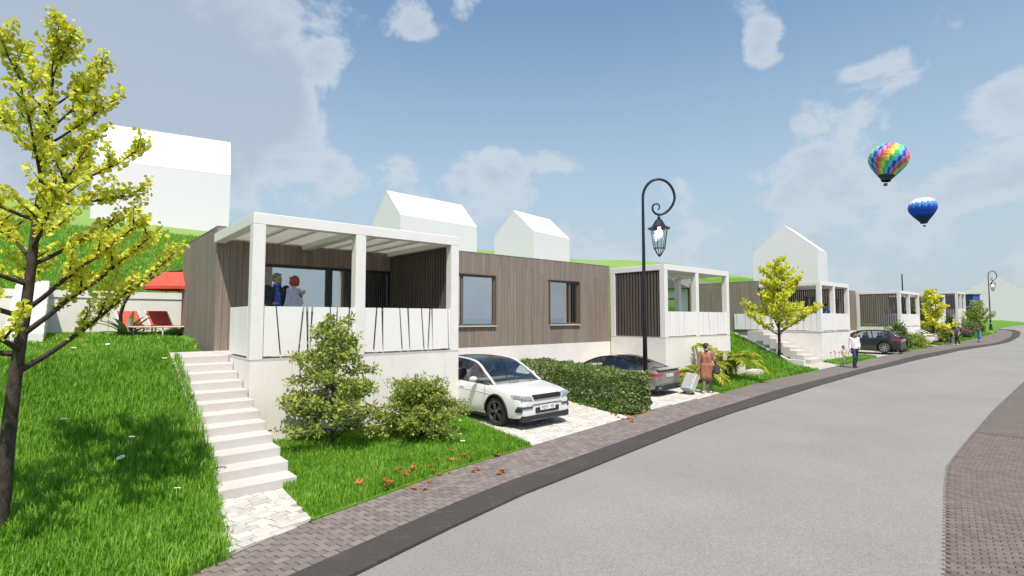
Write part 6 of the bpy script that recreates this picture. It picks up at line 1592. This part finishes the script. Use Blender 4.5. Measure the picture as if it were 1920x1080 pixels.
STAND = dict(hip=(0, 0, .96), chest=(0, .01, 1.26), neck=(0, .01, 1.47), head=(0, -.005, 1.625), shL=(-.185, .01, 1.41), shR=(.185, .01, 1.41), elL=(-.24, .03, 1.13), elR=(.24, .03, 1.13), wrL=(-.25, -.06, .89), wrR=(.25, -.06, .89),
             hpL=(-.09, 0, .93), hpR=(.09, 0, .93), knL=(-.10, -.01, .50), knR=(.10, -.01, .50), anL=(-.105, .02, .085), anR=(.105, .02, .085))
def pose(**k): d = dict(STAND); d.update(k); return d
TF = FLOOR
# couple on the near terrace
mp_ = on_y(519, 560, 12.25); wp_ = on_y(549, 560, 12.05)
man, _ = person((mp_.x, 12.25, TF), R(-8), 1.80, pose(elL=(-.27, .04, 1.14), wrL=(-.10, -.24, 1.08), handL=(.6, -.7, .25), palmL=(0, .3, 1), elR=(.36, -.03, 1.22), wrR=(.45, -.22, 1.27), handR=(.5, -.2, .6), palmR=(.2, -1, .2), curlR=.5),
       [('shirt', 'cl_blue', ['torso', 'collar'], .010), ('trousers', 'cl_navy', ['legs'], .008), ('shoes', 'shoe_dark', ['shoes'], .0)], 'skin_tan', ('hair_grey', 'short'), 'grey haired man in dark jacket and blue shirt on the near terrace', 'people of the street', .009, look=R(42), beard='hair_grey')
def jacket(root, J, k, mat):
    w = bmesh.new(); v = lambda n: Vector(J[n]) * k
    for s in (-1, 1):
        c = 'LR'[s > 0]
        cap_(w, v('hip') + Vector((s * .125 * k, .02 * k, -.10 * k)), v('chest') + Vector((s * .115 * k, .02 * k, 0)), .088 * k, .10 * k); cap_(w, v('chest') + Vector((s * .10 * k, .02, .03 * k)), v('sh' + c), .105 * k, .088 * k)
        cap_(w, v('sh' + c), v('el' + c), .078 * k, .058 * k); cap_(w, v('el' + c), v('el' + c).lerp(v('wr' + c), .9), .056 * k, .046 * k)
        cap_(w, v('hip') + Vector((s * .118 * k, -.035 * k, -.10 * k)), v('chest') + Vector((s * .112 * k, -.045 * k, .02 * k)), .085 * k, .092 * k)
        cap_(w, v('chest') + Vector((s * .075 * k, -.085 * k, .02 * k)), v('neck') + Vector((s * .06 * k, -.02 * k, .0)), .035 * k, .028 * k)
    cap_(w, v('hip') + Vector((0, .05 * k, -.06 * k)), v('neck') + Vector((0, .05 * k, -.04 * k)), .10 * k, .055 * k)
    fuse('jacket', w, MATS[mat], root, .010, 4)
jm = pose(elL=(-.27, .04, 1.14), wrL=(-.10, -.24, 1.08), elR=(.36, -.03, 1.22), wrR=(.45, -.22, 1.27)); jacket(man, jm, 1.8 / 1.75, 'cl_black')
person((wp_.x, 12.0, TF), R(222), 1.74, pose(elL=(-.22, .06, 1.14), wrL=(-.20, -.10, .95), elR=(.22, -.02, 1.13), wrR=(.18, -.14, .98)),
       [('blouse', 'cl_lilac', ['torso', 'sleeves', 'bust'], .010), ('trousers', 'cl_grey', ['legs'], .008), ('shoes', 'shoe_dark', ['shoes'], .0)], 'skin_light', ('hair_red', 'bob'), 'red haired woman in pale lilac blouse beside the man on the near terrace', 'people of the street', .009, look=R(8), female=True)
# woman with the suitcase
wc = on_z(1326, 738, 0)
wroot, _ = person((wc.x, wc.y, 0), R(112), 1.68, pose(elL=(-.25, .02, 1.14), wrL=(-.30, -.10, 1.02), elR=(.25, .06, 1.12), wrR=(.27, .10, .88), handR=(.05, .35, -.9), curlR=.9, palmR=(-1, 0, 0), knL=(-.10, -.05, .50), anL=(-.11, -.10, .085), knR=(.09, .03, .50), anR=(.10, .12, .095), head=(0, -.02, 1.62)),
       [('coat', 'cl_coat', ['torso', 'sleeves', 'coat_skirt'], .010), ('scarf', 'cl_scarf', ['collar'], .004), ('trousers', 'cl_grey', ['legs'], .010), ('boots', 'shoe_light', ['shoes'], .004)], 'skin_light', ('hair_brown', 'short'), 'woman in a rust brown coat pulling a suitcase across the driveway', 'people of the street', .010, look=R(-35), female=True, build=.9)
def shoulder_bag(root):
    o = MB(); o.box(-.17, .17, -.065, .065, 0, .30, .04); b_ = o.build('shoulder_bag', MATS['cl_bag']); M = root.matrix_basis
    off = Vector((-.33, .06, .66)); p = M @ off; b_.location = p; b_.rotation_euler = (R(4), R(-6), root.rotation_euler.z + R(78)); tag(b_, 'dark grey leather shoulder bag on the arm of the woman in the coat', 'bag')
    MB().tube([(-.15, 0, .28), (-.08, .03, .52), (0, .05, .66), (.08, .03, .52), (.15, 0, .28)], .011, 6).build('strap', MATS['cl_bag'], b_, smooth=True)
bpy.context.view_layer.update(); shoulder_bag(wroot)
def suitcase():
    p = on_z(1290, 740, 0); r = empty('suitcase', (p.x, p.y, 0.02)); tag(r, 'pale grey wheeled suitcase trailing behind the woman in the coat', 'suitcase')
    tgt = wroot.matrix_basis @ Vector((.27, .10, .78)); d = Vector((tgt.x - p.x, tgt.y - p.y)); r.rotation_euler = (0, R(0), math.atan2(d.y, d.x)); L = d.length; a = math.atan2(tgt.z, L)
    cs, sn = math.cos(a), math.sin(a); Q = lambda u, v, w: (u * cs - w * sn, v, u * sn + w * cs)     # u up along the case, w its thickness
    def rbox(u0, u1, v0, v1, w0, w1, bev):
        b = MB(); b.box(u0, u1, v0, v1, w0, w1, bev); b.v = [Q(*q) for q in b.v]; return b
    rbox(.06, .68, -.22, .22, -.02, .22, .04).build('shell', MATS['case_grey'], r)
    for v in np.linspace(-.17, .17, 6): rbox(.10, .64, v - .012, v + .012, .222, .232, .004).build('rib', MATS['case_grey'], r)
    full = math.hypot(L, tgt.z)
    for v in (-.10, .10): b = MB(); b.tube([Q(.66, v, .02), Q(full, v * .85, .02)], .010, 6); b.build('handle_rod', MATS['dark_metal'], r)
    MB().tube([Q(full, -.095, .02), Q(full, .095, .02)], .014, 6).build('grip', MATS['car_plastic'], r)
    for v in (-.17, .17): b = MB(); b.lathe([(0, -.02), (.04, -.02), (.045, 0), (.04, .02), (0, .02)], 12, (.06 * cs, v, .045), axis='y'); b.build('wheel', MATS['tyre'], r)
suitcase()
# man and child walking
mm = on_z(1604, 690, 0); cc = on_z(1583, 687, 0)
person((mm.x, mm.y, 0), R(-38), 1.84, pose(elL=(-.23, .02, 1.13), wrL=(-.26, -.02, .90), elR=(.27, .06, 1.14), wrR=(.12, -.16, 1.0), head=(0, -.045, 1.605), knL=(-.09, -.10, .51), anL=(-.09, -.02, .10), knR=(.09, .02, .50), anR=(.08, .14, .10)),
       [('shirt', 'cl_white', ['torso', 'sleeves'], .012), ('trousers', 'cl_navy', ['legs'], .010), ('shoes', 'shoe_dark', ['shoes'], .0)], 'skin_tan', ('hair_brown', 'short'), 'man in white shirt and dark trousers walking hand in hand with a child', 'people of the street', .013, tilt=R(24), look=R(-15), beard='hair_brown')
person((cc.x, cc.y, 0), R(-25), 1.05, pose(elR=(.24, .0, 1.16), wrR=(.34, .0, 1.30), knL=(-.09, -.08, .51), anL=(-.09, -.04, .09), knR=(.09, .04, .50), anR=(.08, .12, .09)),
       [('vest', 'cl_beige', ['torso', 'short_sleeves'], .012), ('trousers', 'cl_greytrouser', ['legs'], .010), ('shoes', 'shoe_light', ['shoes'], .0)], 'skin_light', ('hair_brown', 'short'), 'small child in beige top holding the hand of the man in the white shirt', 'people of the street', .010, sz=1.35)
# person on the second terrace
person((35.6, 11.75, FLOOR + .05), R(70), 1.72, pose(hip=(0, .05, .96), chest=(0, -.06, 1.25), neck=(0, -.14, 1.43), head=(0, -.20, 1.575), shL=(-.185, -.13, 1.37), shR=(.185, -.13, 1.37), elL=(-.24, -.20, 1.14), elR=(.24, -.20, 1.14), wrL=(-.2, -.42, 1.06), wrR=(.2, -.42, 1.06)),
       [('shirt', 'cl_shirt', ['torso', 'short_sleeves'], .012), ('trousers', 'cl_dark', ['legs'], .01), ('shoes', 'shoe_dark', ['shoes'], 0)], 'skin_tan', ('hair_black', 'short'), 'dark haired person in blue shirt on the second terrace', 'people of the street', .014)
# woman and child further on, girl in blue
w2 = on_z(1796, 648, .15); c2 = on_z(1788, 647, .15)
person((w2.x, w2.y, float(zr(w2.x))), R(215), 1.68, pose(knL=(-.09, -.08, .51), anL=(-.09, -.12, .085), anR=(.1, .1, .09)), [('top', 'cl_purple', ['torso', 'short_sleeves'], .012), ('trousers', 'cl_dark', ['legs'], .012), ('shoes', 'shoe_light', ['shoes'], 0)], 'skin_light', ('hair_brown', 'long'), 'woman in violet top and dark trousers walking beside the ginger haired child', 'people of the street', .016, female=True)
person((c2.x - .15, c2.y + .1, float(zr(c2.x))), R(210), 1.18, pose(knL=(-.09, -.08, .51), anL=(-.09, -.1, .085)), [('jacket', 'cl_dark', ['torso', 'sleeves'], .016), ('trousers', 'cl_purple', ['legs'], .012), ('shoes', 'shoe_light', ['shoes'], 0)], 'skin_light', ('hair_ginger', 'short'), 'ginger haired child in dark jacket beside the woman in violet', 'people of the street', .013, sz=1.25)
g2 = on_z(1837, 638.5, .42)
person((g2.x, g2.y, float(zr(g2.x))), R(200), 1.36, pose(knL=(-.09, -.08, .51), anL=(-.09, -.1, .085), elL=(-.28, .02, 1.15), elR=(.28, .02, 1.15), wrL=(-.34, -.03, .94), wrR=(.34, -.03, .94)), [('dress', 'cl_dress', ['torso', 'short_sleeves', 'skirt'], .018), ('shoes', 'shoe_dark', ['shoes'], 0)], 'skin_light', ('hair_brown', 'long'), 'girl in a bright blue dress walking along the far pavement', 'people of the street', .014, female=True, sz=1.15)
